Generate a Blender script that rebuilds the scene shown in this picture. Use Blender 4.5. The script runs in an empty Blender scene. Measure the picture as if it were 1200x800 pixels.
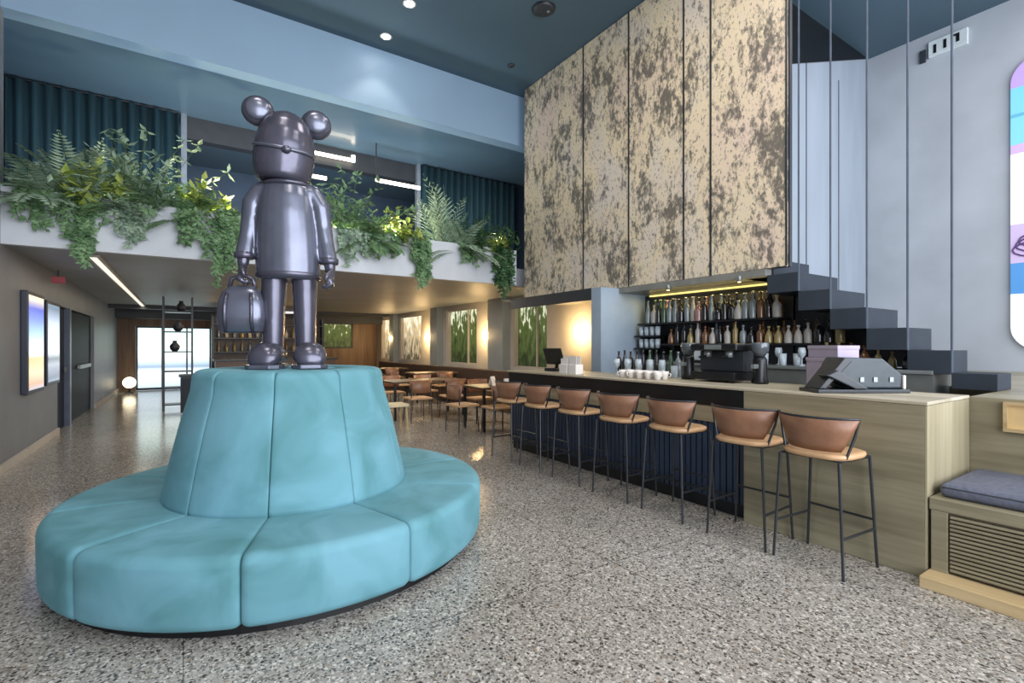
import bpy, bmesh, math, random
from math import sin, cos, pi, radians
from mathutils import Vector, Matrix

random.seed(7)
SC = bpy.context.scene
COL = SC.collection

# ------------------------------------------------------------------ materials
def lin(c):
    def f(v):
        v /= 255.0
        return v / 12.92 if v <= 0.04045 else ((v + 0.055) / 1.055) ** 2.4
    return (f(c[0]), f(c[1]), f(c[2]), 1.0)

MATS = {}
def base_mat(name):
    m = bpy.data.materials.new(name)
    m.use_nodes = True
    nt = m.node_tree
    return m, nt, nt.nodes['Principled BSDF']

def mat(name, c, rough=0.5, metal=0.0, var=0.12, scale=8.0, stretch=(1, 1, 1), bump=0.0, bscale=60.0,
        spec=0.5, sheen=0.0, coat=0.0, trans=0.0, detail=4.0, c2=None):
    """plain surface with a little procedural mottling"""
    if name in MATS:
        return MATS[name]
    m, nt, b = base_mat(name)
    N = nt.nodes
    tc = N.new('ShaderNodeTexCoord')
    mp = N.new('ShaderNodeMapping')
    mp.inputs['Scale'].default_value = stretch
    nt.links.new(tc.outputs['Object'], mp.inputs['Vector'])
    no = N.new('ShaderNodeTexNoise')
    no.inputs['Scale'].default_value = scale
    no.inputs['Detail'].default_value = detail
    nt.links.new(mp.outputs['Vector'], no.inputs['Vector'])
    rp = N.new('ShaderNodeValToRGB')
    L = lin(c)
    if c2 is None:
        lo = [max(0, v * (1 - var)) for v in L[:3]] + [1]
        hi = [min(1, v * (1 + var)) for v in L[:3]] + [1]
    else:
        lo, hi = L, lin(c2)
    rp.color_ramp.elements[0].position = 0.3
    rp.color_ramp.elements[1].position = 0.7
    rp.color_ramp.elements[0].color = lo
    rp.color_ramp.elements[1].color = hi
    nt.links.new(no.outputs['Fac'], rp.inputs['Fac'])
    nt.links.new(rp.outputs['Color'], b.inputs['Base Color'])
    b.inputs['Roughness'].default_value = rough
    b.inputs['Metallic'].default_value = metal
    b.inputs['Specular IOR Level'].default_value = spec
    b.inputs['Sheen Weight'].default_value = sheen
    b.inputs['Coat Weight'].default_value = coat
    b.inputs['Transmission Weight'].default_value = trans
    if bump:
        n2 = N.new('ShaderNodeTexNoise')
        n2.inputs['Scale'].default_value = bscale
        nt.links.new(mp.outputs['Vector'], n2.inputs['Vector'])
        bp = N.new('ShaderNodeBump')
        bp.inputs['Strength'].default_value = bump
        bp.inputs['Distance'].default_value = 0.01
        nt.links.new(n2.outputs['Fac'], bp.inputs['Height'])
        nt.links.new(bp.outputs['Normal'], b.inputs['Normal'])
    MATS[name] = m
    return m

def emis(name, c, strength):
    if name in MATS:
        return MATS[name]
    m, nt, b = base_mat(name)
    b.inputs['Base Color'].default_value = lin(c)
    b.inputs['Emission Color'].default_value = lin(c)
    b.inputs['Emission Strength'].default_value = strength
    MATS[name] = m
    return m

def ramp(nt, stops, interp='LINEAR'):
    r = nt.nodes.new('ShaderNodeValToRGB')
    r.color_ramp.interpolation = interp
    e = r.color_ramp.elements
    while len(e) < len(stops):
        e.new(0.5)
    for k, (p, c) in enumerate(stops):
        e[k].position = p
        e[k].color = c if len(c) == 4 else lin(c)
    return r

def terrazzo():
    m, nt, b = base_mat('terrazzo')
    N = nt.nodes; K = nt.links.new
    tc = N.new('ShaderNodeTexCoord')
    big = N.new('ShaderNodeTexVoronoi'); big.inputs['Scale'].default_value = 40
    K(tc.outputs['Object'], big.inputs['Vector'])
    sep = N.new('ShaderNodeSeparateColor'); K(big.outputs['Color'], sep.inputs['Color'])
    r1 = ramp(nt, [(0.0, (70, 68, 67)), (0.14, (128, 125, 121)), (0.38, (164, 161, 157)), (0.64, (188, 186, 182)),
                   (0.86, (222, 220, 217)), (0.95, (156, 142, 128))], 'CONSTANT')
    K(sep.outputs['Red'], r1.inputs['Fac'])
    small = N.new('ShaderNodeTexVoronoi'); small.inputs['Scale'].default_value = 110
    K(tc.outputs['Object'], small.inputs['Vector'])
    sep2 = N.new('ShaderNodeSeparateColor'); K(small.outputs['Color'], sep2.inputs['Color'])
    r2 = ramp(nt, [(0.0, (92, 90, 88)), (0.2, (162, 160, 157)), (0.6, (182, 180, 177)), (0.88, (218, 217, 214))], 'CONSTANT')
    K(sep2.outputs['Green'], r2.inputs['Fac'])
    # chips only where the cell core is; matrix between
    d = ramp(nt, [(0.32, (255, 255, 255)), (0.46, (0, 0, 0))])
    K(big.outputs['Distance'], d.inputs['Fac'])
    mx = N.new('ShaderNodeMix'); mx.data_type = 'RGBA'
    K(d.outputs['Color'], mx.inputs['Factor'])
    K(r2.outputs['Color'], mx.inputs['A']); K(r1.outputs['Color'], mx.inputs['B'])
    n = N.new('ShaderNodeTexNoise'); n.inputs['Scale'].default_value = 0.7
    K(tc.outputs['Object'], n.inputs['Vector'])
    t = ramp(nt, [(0.3, (224, 218, 209)), (0.7, (248, 244, 238))]); K(n.outputs['Fac'], t.inputs['Fac'])
    mu = N.new('ShaderNodeMix'); mu.data_type = 'RGBA'; mu.blend_type = 'MULTIPLY'; mu.inputs['Factor'].default_value = 1
    K(mx.outputs['Result'], mu.inputs['A']); K(t.outputs['Color'], mu.inputs['B'])
    # screed joints in a wide grid
    br = N.new('ShaderNodeTexBrick'); br.offset = 0
    br.inputs['Scale'].default_value = 1.0
    br.inputs['Brick Width'].default_value = 2.4; br.inputs['Row Height'].default_value = 2.4
    br.inputs['Mortar Size'].default_value = 0.004
    br.inputs['Color1'].default_value = (1, 1, 1, 1); br.inputs['Color2'].default_value = (1, 1, 1, 1)
    br.inputs['Mortar'].default_value = (0.45, 0.44, 0.43, 1)
    K(tc.outputs['Object'], br.inputs['Vector'])
    m2 = N.new('ShaderNodeMix'); m2.data_type = 'RGBA'; m2.blend_type = 'MULTIPLY'; m2.inputs['Factor'].default_value = 1
    K(mu.outputs['Result'], m2.inputs['A']); K(br.outputs['Color'], m2.inputs['B'])
    K(m2.outputs['Result'], b.inputs['Base Color'])
    b.inputs['Roughness'].default_value = 0.17
    b.inputs['Specular IOR Level'].default_value = 0.5
    MATS['terrazzo'] = m
    return m

def copper():
    m, nt, b = base_mat('mottled_metal')
    N = nt.nodes; K = nt.links.new
    tc = N.new('ShaderNodeTexCoord')
    mp = N.new('ShaderNodeMapping'); mp.inputs['Scale'].default_value = (1, 1.25, 0.72)
    K(tc.outputs['Object'], mp.inputs['Vector'])
    def noise(sc, det, rgh=0.6, dist=0.0):
        n = N.new('ShaderNodeTexNoise'); n.inputs['Scale'].default_value = sc; n.inputs['Detail'].default_value = det
        n.inputs['Roughness'].default_value = rgh; n.inputs['Distortion'].default_value = dist
        K(mp.outputs['Vector'], n.inputs['Vector']); return n
    base = noise(0.9, 3)
    rb = ramp(nt, [(0.3, (228, 204, 186)), (0.5, (232, 214, 182)), (0.68, (220, 208, 196))]); K(base.outputs['Fac'], rb.inputs['Fac'])
    fine = noise(13.0, 5, 0.7, 0.2); cl = noise(2.0, 4, 0.62, 0.5)
    ad = N.new('ShaderNodeMath'); ad.operation = 'MULTIPLY_ADD'; ad.inputs[1].default_value = 0.55
    K(cl.outputs['Fac'], ad.inputs[0]); 
    sc_ = N.new('ShaderNodeMath'); sc_.operation = 'MULTIPLY'; sc_.inputs[1].default_value = 0.6
    K(fine.outputs['Fac'], sc_.inputs[0]); K(sc_.outputs[0], ad.inputs[2])
    k1 = ramp(nt, [(0.562, (0, 0, 0)), (0.65, (240, 240, 240))]); K(ad.outputs[0], k1.inputs['Fac'])
    mx = N.new('ShaderNodeMix'); mx.data_type = 'RGBA'
    K(k1.outputs['Color'], mx.inputs['Factor']); K(rb.outputs['Color'], mx.inputs['A']); mx.inputs['B'].default_value = lin((78, 76, 74))
    sp = noise(30, 3, 0.5); k2 = ramp(nt, [(0.59, (0, 0, 0)), (0.68, (255, 255, 255))]); K(sp.outputs['Fac'], k2.inputs['Fac'])
    mx2 = N.new('ShaderNodeMix'); mx2.data_type = 'RGBA'
    K(k2.outputs['Color'], mx2.inputs['Factor']); K(mx.outputs['Result'], mx2.inputs['A']); mx2.inputs['B'].default_value = lin((140, 128, 118))
    K(mx2.outputs['Result'], b.inputs['Base Color'])
    b.inputs['Roughness'].default_value = 0.5
    b.inputs['Metallic'].default_value = 0.0
    MATS['mottled_metal'] = m
    return m

def wood(name, c1, c2, axis='Y', rough=0.45, sc=1.0):
    if name in MATS: return MATS[name]
    m, nt, b = base_mat(name)
    N = nt.nodes; K = nt.links.new
    tc = N.new('ShaderNodeTexCoord'); mp = N.new('ShaderNodeMapping')
    s = {'X': (0.8, 14, 14), 'Y': (14, 0.8, 14), 'Z': (14, 14, 0.8)}[axis]
    mp.inputs['Scale'].default_value = [v * sc for v in s]
    K(tc.outputs['Object'], mp.inputs['Vector'])
    n = N.new('ShaderNodeTexNoise'); n.inputs['Scale'].default_value = 1.6; n.inputs['Detail'].default_value = 6
    K(mp.outputs['Vector'], n.inputs['Vector'])
    r = ramp(nt, [(0.3, c1), (0.7, c2)]); K(n.outputs['Fac'], r.inputs['Fac'])
    # plank tone shifts in bands
    mp2 = N.new('ShaderNodeMapping'); mp2.inputs['Scale'].default_value = {'X': (0.3, 4, 4), 'Y': (4, 0.3, 4), 'Z': (4, 4, 0.3)}[axis]
    K(tc.outputs['Object'], mp2.inputs['Vector'])
    v = N.new('ShaderNodeTexNoise'); v.inputs['Scale'].default_value = 1.0; v.inputs['Detail'].default_value = 1
    K(mp2.outputs['Vector'], v.inputs['Vector'])
    r2 = ramp(nt, [(0.35, (214, 212, 208)), (0.65, (255, 255, 255))]); K(v.outputs['Fac'], r2.inputs['Fac'])
    mu = N.new('ShaderNodeMix'); mu.data_type = 'RGBA'; mu.blend_type = 'MULTIPLY'; mu.inputs['Factor'].default_value = 1
    K(r.outputs['Color'], mu.inputs['A']); K(r2.outputs['Color'], mu.inputs['B'])
    K(mu.outputs['Result'], b.inputs['Base Color'])
    b.inputs['Roughness'].default_value = rough
    MATS[name] = m
    return m

def velvet():
    m, nt, b = base_mat('teal_velvet')
    N = nt.nodes; K = nt.links.new
    tc = N.new('ShaderNodeTexCoord')
    n = N.new('ShaderNodeTexNoise'); n.inputs['Scale'].default_value = 2.6; n.inputs['Detail'].default_value = 3; n.inputs['Distortion'].default_value = 0.8
    K(tc.outputs['Object'], n.inputs['Vector'])
    r = ramp(nt, [(0.30, (82, 130, 136)), (0.5, (98, 147, 158)), (0.7, (110, 158, 172))]); K(n.outputs['Fac'], r.inputs['Fac'])
    K(r.outputs['Color'], b.inputs['Base Color'])
    b.inputs['Roughness'].default_value = 0.75
    b.inputs['Specular IOR Level'].default_value = 0.25
    b.inputs['Sheen Weight'].default_value = 0.12
    b.inputs['Sheen Roughness'].default_value = 0.4
    b.inputs['Sheen Tint'].default_value = lin((150, 215, 225))
    f = N.new('ShaderNodeTexNoise'); f.inputs['Scale'].default_value = 260
    K(tc.outputs['Object'], f.inputs['Vector'])
    bp = N.new('ShaderNodeBump'); bp.inputs['Strength'].default_value = 0.12; bp.inputs['Distance'].default_value = 0.003
    K(f.outputs['Fac'], bp.inputs['Height']); K(bp.outputs['Normal'], b.inputs['Normal'])
    MATS['teal_velvet'] = m
    return m

def stripes(name, stops, strength, z0, z1, extra=None, axis='Z'):
    """horizontal colour bands on a lit panel, from height z0 to z1 (object space)"""
    m, nt, b = base_mat(name)
    N = nt.nodes; K = nt.links.new
    tc = N.new('ShaderNodeTexCoord'); sx = N.new('ShaderNodeSeparateXYZ'); K(tc.outputs['Object'], sx.inputs[0])
    mr = N.new('ShaderNodeMapRange'); mr.inputs['From Min'].default_value = z0; mr.inputs['From Max'].default_value = z1
    K(sx.outputs[axis], mr.inputs['Value'])
    r = ramp(nt, stops, extra or 'LINEAR'); K(mr.outputs['Result'], r.inputs['Fac'])
    K(r.outputs['Color'], b.inputs['Base Color']); K(r.outputs['Color'], b.inputs['Emission Color'])
    b.inputs['Emission Strength'].default_value = strength
    b.inputs['Roughness'].default_value = 0.25
    MATS[name] = m
    return m

def garden_view(name, top, mid, low, strength, sc=3.0):
    """what shows through a window: bright top, foliage below, blurred"""
    m, nt, b = base_mat(name)
    N = nt.nodes; K = nt.links.new
    tc = N.new('ShaderNodeTexCoord'); mp = N.new('ShaderNodeMapping'); mp.inputs['Scale'].default_value = (2.2, 2.2, 1.1)
    K(tc.outputs['Object'], mp.inputs['Vector'])
    n = N.new('ShaderNodeTexNoise'); n.inputs['Scale'].default_value = sc; n.inputs['Detail'].default_value = 6
    K(mp.outputs['Vector'], n.inputs['Vector'])
    sx = N.new('ShaderNodeSeparateXYZ'); K(tc.outputs['Object'], sx.inputs[0])
    mr = N.new('ShaderNodeMapRange'); mr.inputs['From Min'].default_value = -0.9; mr.inputs['From Max'].default_value = 0.9
    mr.inputs['To Min'].default_value = -0.24; mr.inputs['To Max'].default_value = 0.34
    K(sx.outputs['Z'], mr.inputs['Value'])
    ad = N.new('ShaderNodeMath'); ad.operation = 'ADD'; K(n.outputs['Fac'], ad.inputs[0]); K(mr.outputs['Result'], ad.inputs[1])
    r = ramp(nt, [(0.30, low), (0.60, mid), (0.70, mid), (0.82, top)]); K(ad.outputs[0], r.inputs['Fac'])
    K(r.outputs['Color'], b.inputs['Base Color']); K(r.outputs['Color'], b.inputs['Emission Color'])
    b.inputs['Emission Strength'].default_value = strength
    MATS[name] = m
    return m

def leaf_mat(name, c1, c2, tr=0.25):
    m, nt, b = base_mat(name)
    N = nt.nodes; K = nt.links.new
    tc = N.new('ShaderNodeTexCoord'); n = N.new('ShaderNodeTexNoise'); n.inputs['Scale'].default_value = 7
    K(tc.outputs['Object'], n.inputs['Vector'])
    r = ramp(nt, [(0.3, c1), (0.7, c2)]); K(n.outputs['Fac'], r.inputs['Fac'])
    K(r.outputs['Color'], b.inputs['Base Color'])
    b.inputs['Roughness'].default_value = 0.45
    t = N.new('ShaderNodeBsdfTranslucent'); K(r.outputs['Color'], t.inputs['Color'])
    mx = N.new('ShaderNodeMixShader'); mx.inputs[0].default_value = tr
    K(b.outputs[0], mx.inputs[1]); K(t.outputs[0], mx.inputs[2])
    K(mx.outputs[0], N['Material Output'].inputs['Surface'])
    MATS[name] = m
    return m

# ------------------------------------------------------------------ mesh builder
class MB:
    def __init__(s):
        s.v = []; s.f = []
    def add(s, vs, fs):
        o = len(s.v)
        s.v += [tuple(v) for v in vs]
        s.f += [[i + o for i in f] for f in fs]
        return s
    def box(s, x0, x1, y0, y1, z0, z1):
        vs = [(x, y, z) for z in (z0, z1) for y in (y0, y1) for x in (x0, x1)]
        return s.add(vs, [(0, 2, 3, 1), (4, 5, 7, 6), (0, 1, 5, 4), (2, 6, 7, 3), (0, 4, 6, 2), (1, 3, 7, 5)])
    def grid(s, rows, closed=False, cap0=False, cap1=False):
        """rows: list of equal-length point rings -> skin"""
        n = len(rows[0]); vs = [p for r in rows for p in r]; fs = []
        for i in range(len(rows) - 1):
            for j in range(n if closed else n - 1):
                a = i * n + j; b_ = i * n + (j + 1) % n
                fs.append((a, b_, b_ + n, a + n))
        if cap0: fs.append(tuple(reversed(range(n))))
        if cap1: fs.append(tuple(range((len(rows) - 1) * n, len(rows) * n)))
        return s.add(vs, fs)
    def lathe(s, prof, seg=24, c=(0, 0, 0), cap0=True, cap1=True, sx=1, sy=1):
        rows = [[(c[0] + r * sx * cos(2 * pi * k / seg), c[1] + r * sy * sin(2 * pi * k / seg), c[2] + z) for k in range(seg)] for r, z in prof]
        return s.grid(rows, True, cap0, cap1)
    def tube(s, pts, r, seg=8, caps=True):
        pts = [Vector(p) for p in pts]
        rr = r if isinstance(r, (list, tuple)) else [r] * len(pts)
        rows = []
        t0 = (pts[1] - pts[0]).normalized()
        up = Vector((0, 0, 1)) if abs(t0.z) < 0.9 else Vector((1, 0, 0))
        nrm = t0.cross(up).normalized()
        for i, p in enumerate(pts):
            if i == 0: t = pts[1] - pts[0]
            elif i == len(pts) - 1: t = pts[-1] - pts[-2]
            else: t = (pts[i + 1] - p).normalized() + (p - pts[i - 1]).normalized()
            t.normalize()
            nrm = (nrm - t * nrm.dot(t)).normalized()
            bn = t.cross(nrm)
            rows.append([tuple(p + (nrm * cos(2 * pi * k / seg) + bn * sin(2 * pi * k / seg)) * rr[i]) for k in range(seg)])
        return s.grid(rows, True, caps, caps)
    def ell(s, c, r, seg=20, rings=12, M=None):
        rows = []
        for i in range(rings + 1):
            a = -pi / 2 + pi * i / rings
            ca = max(cos(a), 0.02)
            row = []
            for k in range(seg):
                p = Vector((r[0] * ca * cos(2 * pi * k / seg), r[1] * ca * sin(2 * pi * k / seg), r[2] * sin(a)))
                if M: p = M @ p
                row.append(tuple(p + Vector(c)))
            rows.append(row)
        return s.grid(rows, True, True, True)
    def build(s, name, m=None, parent=None, smooth=False, bevel=0.0, loc=None, seg=2, sub=0, remesh=0.0):
        me = bpy.data.meshes.new(name)
        me.from_pydata(s.v, [], s.f)
        bm = bmesh.new(); bm.from_mesh(me)
        bmesh.ops.recalc_face_normals(bm, faces=bm.faces)
        bm.to_mesh(me); bm.free()
        if smooth:
            for p in me.polygons: p.use_smooth = True
        if m: me.materials.append(m)
        o = bpy.data.objects.new(name, me)
        COL.objects.link(o)
        if parent: o.parent = parent
        if loc: o.location = loc
        if remesh:
            md = o.modifiers.new('r', 'REMESH'); md.mode = 'VOXEL'; md.voxel_size = remesh; md.use_smooth_shade = True
            ms = o.modifiers.new('s', 'SMOOTH'); ms.factor = 0.6; ms.iterations = 6
        if bevel:
            md = o.modifiers.new('b', 'BEVEL'); md.width = bevel; md.segments = seg; md.limit_method = 'ANGLE'; md.angle_limit = radians(40)
        if sub:
            md = o.modifiers.new('u', 'SUBSURF'); md.levels = sub; md.render_levels = sub
        return o

def box(*a): return MB().box(*a)

def tag(o, label, cat, group=None):
    o['label'] = label; o['category'] = cat
    if group: o['group'] = group
    return o
def thing(name, loc, label, cat, group=None, rz=0.0):
    o = bpy.data.objects.new(name, None); COL.objects.link(o)
    o.empty_display_size = 0.1
    o.location = loc; o.rotation_euler = (0, 0, rz)
    return tag(o, label, cat, group)
def struct(name, mb, m, **k):
    o = mb.build(name, m, **k); o['kind'] = 'structure'; return o
def dup(root, loc, rz=None, label=None, group=None):
    r = root.copy(); COL.objects.link(r); r.location = loc
    if rz is not None: r.rotation_euler = (0, 0, rz)
    if label: r['label'] = label
    if group: r['group'] = group
    for ch in list(root.children):
        c = ch.copy(); COL.objects.link(c); c.parent = r
        for g in list(ch.children):
            d = g.copy(); COL.objects.link(d); d.parent = c
    return r
def light(name, kind, loc, energy, c=(255, 255, 255), size=0.1, rot=None, sizey=None, spot=None, blend=0.5):
    l = bpy.data.lights.new(name, kind); l.energy = energy; l.color = lin(c)[:3]
    if kind == 'AREA':
        l.size = size
        if sizey: l.shape = 'RECTANGLE'; l.size_y = sizey
    else:
        l.shadow_soft_size = size
    if kind == 'SPOT':
        l.spot_size = radians(spot or 60); l.spot_blend = blend
    o = bpy.data.objects.new(name, l); COL.objects.link(o); o.location = loc
    if rot: o.rotation_euler = rot
    return o

# ------------------------------------------------------------------ palette
M_floor = terrazzo(); M_cop = copper(); M_vel = velvet()
M_ceil = mat('ceiling_blue', (72, 94, 108), 0.55, var=0.06, scale=0.8)
M_beam = mat('beam_blue', (140, 166, 188), 0.5, var=0.06, scale=0.7)
M_soff = mat('soffit_blue', (86, 108, 124), 0.3, var=0.08, scale=0.8, coat=0.2)
M_grey = mat('concrete_grey', (176, 182, 190), 0.6, var=0.10, scale=1.2, detail=8)
M_pang = mat('grey_panels', (146, 156, 168), 0.6, var=0.08, scale=1.6, stretch=(3, 3, 0.4), detail=6)
M_pale = mat('parapet_pale', (196, 199, 204), 0.55, var=0.08, scale=1.2)
M_left = mat('left_wall', (120, 123, 128), 0.45, var=0.10, scale=1.5)
M_low = mat('low_ceiling', (144, 145, 146), 0.5, var=0.12, scale=1.2)
M_wall2 = mat('plaster_grey', (184, 178, 170), 0.6, var=0.1, scale=2)
M_pier = mat('pier_blue_grey', (134, 142, 146), 0.55, var=0.08, scale=2)
M_black = mat('black_satin', (18, 19, 22), 0.35, var=0.2, scale=6)
M_char = mat('charcoal', (44, 47, 52), 0.45, var=0.15, scale=5)
M_step = mat('step_slate', (54, 60, 68), 0.65, spec=0.15, var=0.08, scale=5)
M_navy = mat('navy_slats', (46, 58, 78), 0.5, var=0.2, scale=5, stretch=(1, 1, 0.2))
M_oak = wood('oak_grey', (134, 126, 102), (164, 156, 130), 'Y')
M_oakx = wood('oak_grey_cross', (142, 134, 112), (170, 162, 138), 'X')
M_oakl = wood('oak_light', (186, 160, 116), (208, 184, 142), 'Y')
M_top = wood('worktop_pale', (186, 176, 154), (206, 196, 174), 'Y')
M_wdark = wood('walnut_dark', (70, 52, 38), (98, 74, 54), 'X')
M_wbrown = wood('brown_veneer', (112, 84, 58), (140, 106, 74), 'Z')
M_pew = mat('pewter', (106, 109, 123), 0.25, metal=0.6, var=0.12, scale=6)
M_pewd = mat('pewter_dark', (88, 87, 100), 0.24, metal=0.55, var=0.12, scale=6)
M_leath = mat('tan_leather', (136, 96, 72), 0.42, var=0.15, scale=12, bump=0.08, bscale=120)
M_leaths = mat('pale_tan_seat', (198, 158, 118), 0.45, var=0.1, scale=12)
M_steel = mat('gunmetal_tube', (58, 60, 64), 0.35, metal=0.6, var=0.1)
M_inox = mat('brushed_steel', (140, 146, 146), 0.35, metal=0.5, var=0.1, stretch=(1, 1, 20))
M_white = mat('white_ceramic', (228, 222, 216), 0.35, var=0.04)
M_lil = mat('pale_lilac_card', (176, 164, 184), 0.6, var=0.06)
M_cur = mat('petrol_curtain', (30, 62, 72), 0.8, var=0.35, scale=3, stretch=(6, 6, 0.3))
M_seatg = mat('slate_fabric', (98, 102, 118), 0.85, var=0.18, scale=40)
M_lf = [leaf_mat('leaf_green', (88, 124, 84), (150, 184, 136)), leaf_mat('leaf_grey_green', (122, 150, 126), (184, 204, 178)),
        leaf_mat('leaf_lime', (140, 168, 66), (206, 214, 124)), leaf_mat('leaf_dark', (44, 78, 48), (84, 124, 76))]
M_stem = mat('stem_green', (74, 88, 50), 0.6)
M_soil = mat('soil', (48, 40, 34), 0.9)
E_warm = emis('lamp_warm', (255, 226, 168), 14)
E_white = emis('lamp_white', (255, 250, 240), 12)
E_strip = emis('lamp_strip', (255, 240, 214), 5)
E_yel = emis('lamp_yellow', (255, 226, 130), 1.2)

# ------------------------------------------------------------------ setting
H = 6.25           # hall ceiling
LOW = 2.61         # ceiling under the mezzanine
XL, XR, XS = -1.73, 9.58, 6.60
YM, YF, YB = 7.90, 20.0, 3.66
Y0 = -4.0
struct('floor', box(XL - 0.2, XR + 0.2, Y0, YF + 0.6, -0.12, 0), M_floor)
struct('ceiling', box(XL - 0.2, XR + 0.2, Y0, YM + 0.3, H, H + 0.15), M_ceil)
struct('wall_left', box(XL - 0.2, XL, Y0, YM + 0.12, 0, H).box(XL - 0.2, XL, YM + 0.12, 10.96, 0, LOW).box(XL - 0.2, XL, 15.0, YF, 0, LOW).box(XL - 0.2, XL, 10.96, 15.0, 2.12, LOW)
       .box(XL - 0.55, XL - 0.35, 10.8, 15.2, 0, 2.3), M_left)
struct('baseboard_left', box(XL, XL + 0.03, Y0, 10.96, 0.0, 0.1).box(XL, XL + 0.03, 15.0, YF, 0, 0.1), M_wall2)
struct('wall_right', box(XR, XR + 0.2, Y0, YB + 0.2, 0, H), M_grey)
struct('wall_back', box(5.98, XR, YB, YB + 0.2, 1.09, H), M_pang)
# grooves between the tall back panels are laid as slim dark trims
tb = MB()
for x in (7.55, 8.55):
    tb.box(x - 0.008, x + 0.008, YB - 0.006, YB, 1.09, 5.6)
struct('trim_1', tb, M_step)
# thin black wedge on the back wall, up to the ceiling
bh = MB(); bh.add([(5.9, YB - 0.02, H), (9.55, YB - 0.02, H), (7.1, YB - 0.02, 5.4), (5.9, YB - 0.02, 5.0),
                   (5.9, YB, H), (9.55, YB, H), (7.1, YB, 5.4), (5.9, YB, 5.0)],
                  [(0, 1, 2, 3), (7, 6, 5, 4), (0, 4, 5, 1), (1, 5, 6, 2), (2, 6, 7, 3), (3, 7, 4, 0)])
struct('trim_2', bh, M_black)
# mezzanine
struct('wall_parapet', box(XL, 5.33, YM, YM + 0.10, LOW, 3.27), M_pale)
struct('trim_3', box(XL, 5.34, YM + 0.10, YM + 0.55, 2.95, 3.12).box(XL, 5.34, YM + 0.55, YM + 0.62, 2.95, 3.2), M_pale)
struct('wall_beam', box(XL - 0.6, 6.9, YM, YM + 0.25, 5.30, H), M_beam)
struct('ceiling_mezzanine', box(XL - 0.6, 7.0, YM + 0.25, 13.0, 5.30, 5.45), M_soff)
struct('floor_mezzanine', box(XL - 0.6, 7.0, YM + 0.10, 13.0, LOW + 0.16, LOW + 0.34), M_low)
struct('ceiling_lower', box(XL - 0.6, XS + 0.3, YM + 0.10, YF + 0.3, LOW, LOW + 0.16), M_low)
struct('wall_mezzanine', box(XL - 0.6, XL - 0.4, YM + 0.25, 13, LOW + 0.34, 5.3)
       .box(XL - 0.6, 7, 12.6, 12.8, 2.9, 5.3).box(6.9, 7.0, YM, 12.8, 2.7, H), mat('mezzanine_wall', (76, 96, 124), 0.6, scale=2))
struct('trim_4', box(0.02, 4.2, 9.95, 10.15, 4.93, 5.3), M_char)
struct('trim_5', box(-0.03, 0.05, 9.86, 9.98, 2.95, 5.3).box(4.12, 4.2, 9.86, 9.98, 2.95, 5.3), mat('post_grey', (120, 128, 140), 0.5))

def curtain(x0, x1, y, z0, z1, label):
    n = int((x1 - x0) / 0.02); rows = []
    for z in (z0, z0 + (z1 - z0) * 0.5, z1):
        row = []
        for k in range(n + 1):
            x = x0 + (x1 - x0) * k / n
            row.append((x, y + 0.045 * sin(x * 2 * pi / 0.16) + 0.012 * sin(x * 23), z))
        rows.append(row)
    o = MB().grid(rows).build('curtain', M_cur, smooth=True)
    md = o.modifiers.new('t', 'SOLIDIFY'); md.thickness = 0.006
    t = tag(o, label, 'curtain', 'petrol curtains on the mezzanine')
    r = MB().tube([(x0, y, z1 + 0.012), (x1, y, z1 + 0.012)], 0.012).build('curtain_track', M_black, o)
    return t
curtain(-2.1, -0.06, 9.82, 2.96, 5.26, 'petrol blue curtain at the left end of the mezzanine, behind ferns')
curtain(4.22, 6.6, 9.82, 2.96, 5.26, 'petrol blue curtain at the right end of the mezzanine, beside copper panels')

# lower lounge walls
struct('wall_far', box(XL, -1.28, YF, YF + 0.2, 0, LOW).box(0.8, XS + 0.2, YF, YF + 0.2, 0, 1.35).box(0.8, 4.45, YF, YF + 0.2, 1.35, LOW)
       .box(5.65, XS + 0.2, YF, YF + 0.2, 1.35, LOW).box(-1.28, 0.8, YF, YF + 0.2, 2.08, LOW).box(4.45, 5.65, YF, YF + 0.2, 2.35, LOW), M_wbrown)
WIN = [(8.60, 9.95), (11.70, 13.55), (15.45, 17.40), (18.2, 19.4)]
wl = MB()
ys = [5.2] + [v for w in WIN for v in w] + [YF]
for a, b_ in zip(ys[0::2], ys[1::2]):
    wl.box(XS, XS + 0.2, a, b_, 0, LOW + 0.2)
for a, b_ in WIN:
    wl.box(XS, XS + 0.2, a, b_, 0, 0.93).box(XS, XS + 0.2, a, b_, 2.5, LOW + 0.2)
struct('wall_lounge', wl, M_wall2)
M_gv = [garden_view('hedge_view', (236, 242, 214), (74, 90, 46), (30, 42, 22), 0.7, 4.0),
        garden_view('stone_view', (255, 246, 222), (190, 174, 140), (70, 62, 50), 0.95, 3.0)]
for k, (a, b_) in enumerate(WIN):
    yc, zc = (a + b_) / 2, 1.715
    w = box(-0.015, 0.015, -(b_ - a) / 2, (b_ - a) / 2, -0.785, 0.785).build('window_%d' % (k + 1), M_gv[0 if k < 2 else 1], loc=(XS + 0.16, yc, zc))
    w['kind'] = 'structure'
    hw, hh = (b_ - a) / 2, 0.785
    fr = MB().box(-0.13, -0.02, -hw, -hw + 0.04, -hh, hh).box(-0.13, -0.02, hw - 0.04, hw, -hh, hh).box(-0.13, -0.02, -hw + 0.04, hw - 0.04, hh - 0.04, hh)
    fr.box(-0.13, -0.02, -hw + 0.04, hw - 0.04, -hh, -hh + 0.04)
    for q in (0.36,) if k < 2 else ():
        fr.box(-0.08, -0.02, -hw + 2 * hw * q - 0.015, -hw + 2 * hw * q + 0.015, -hh + 0.04, hh - 0.04)
    fr.build('window_frame', M_wall2, w)
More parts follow.
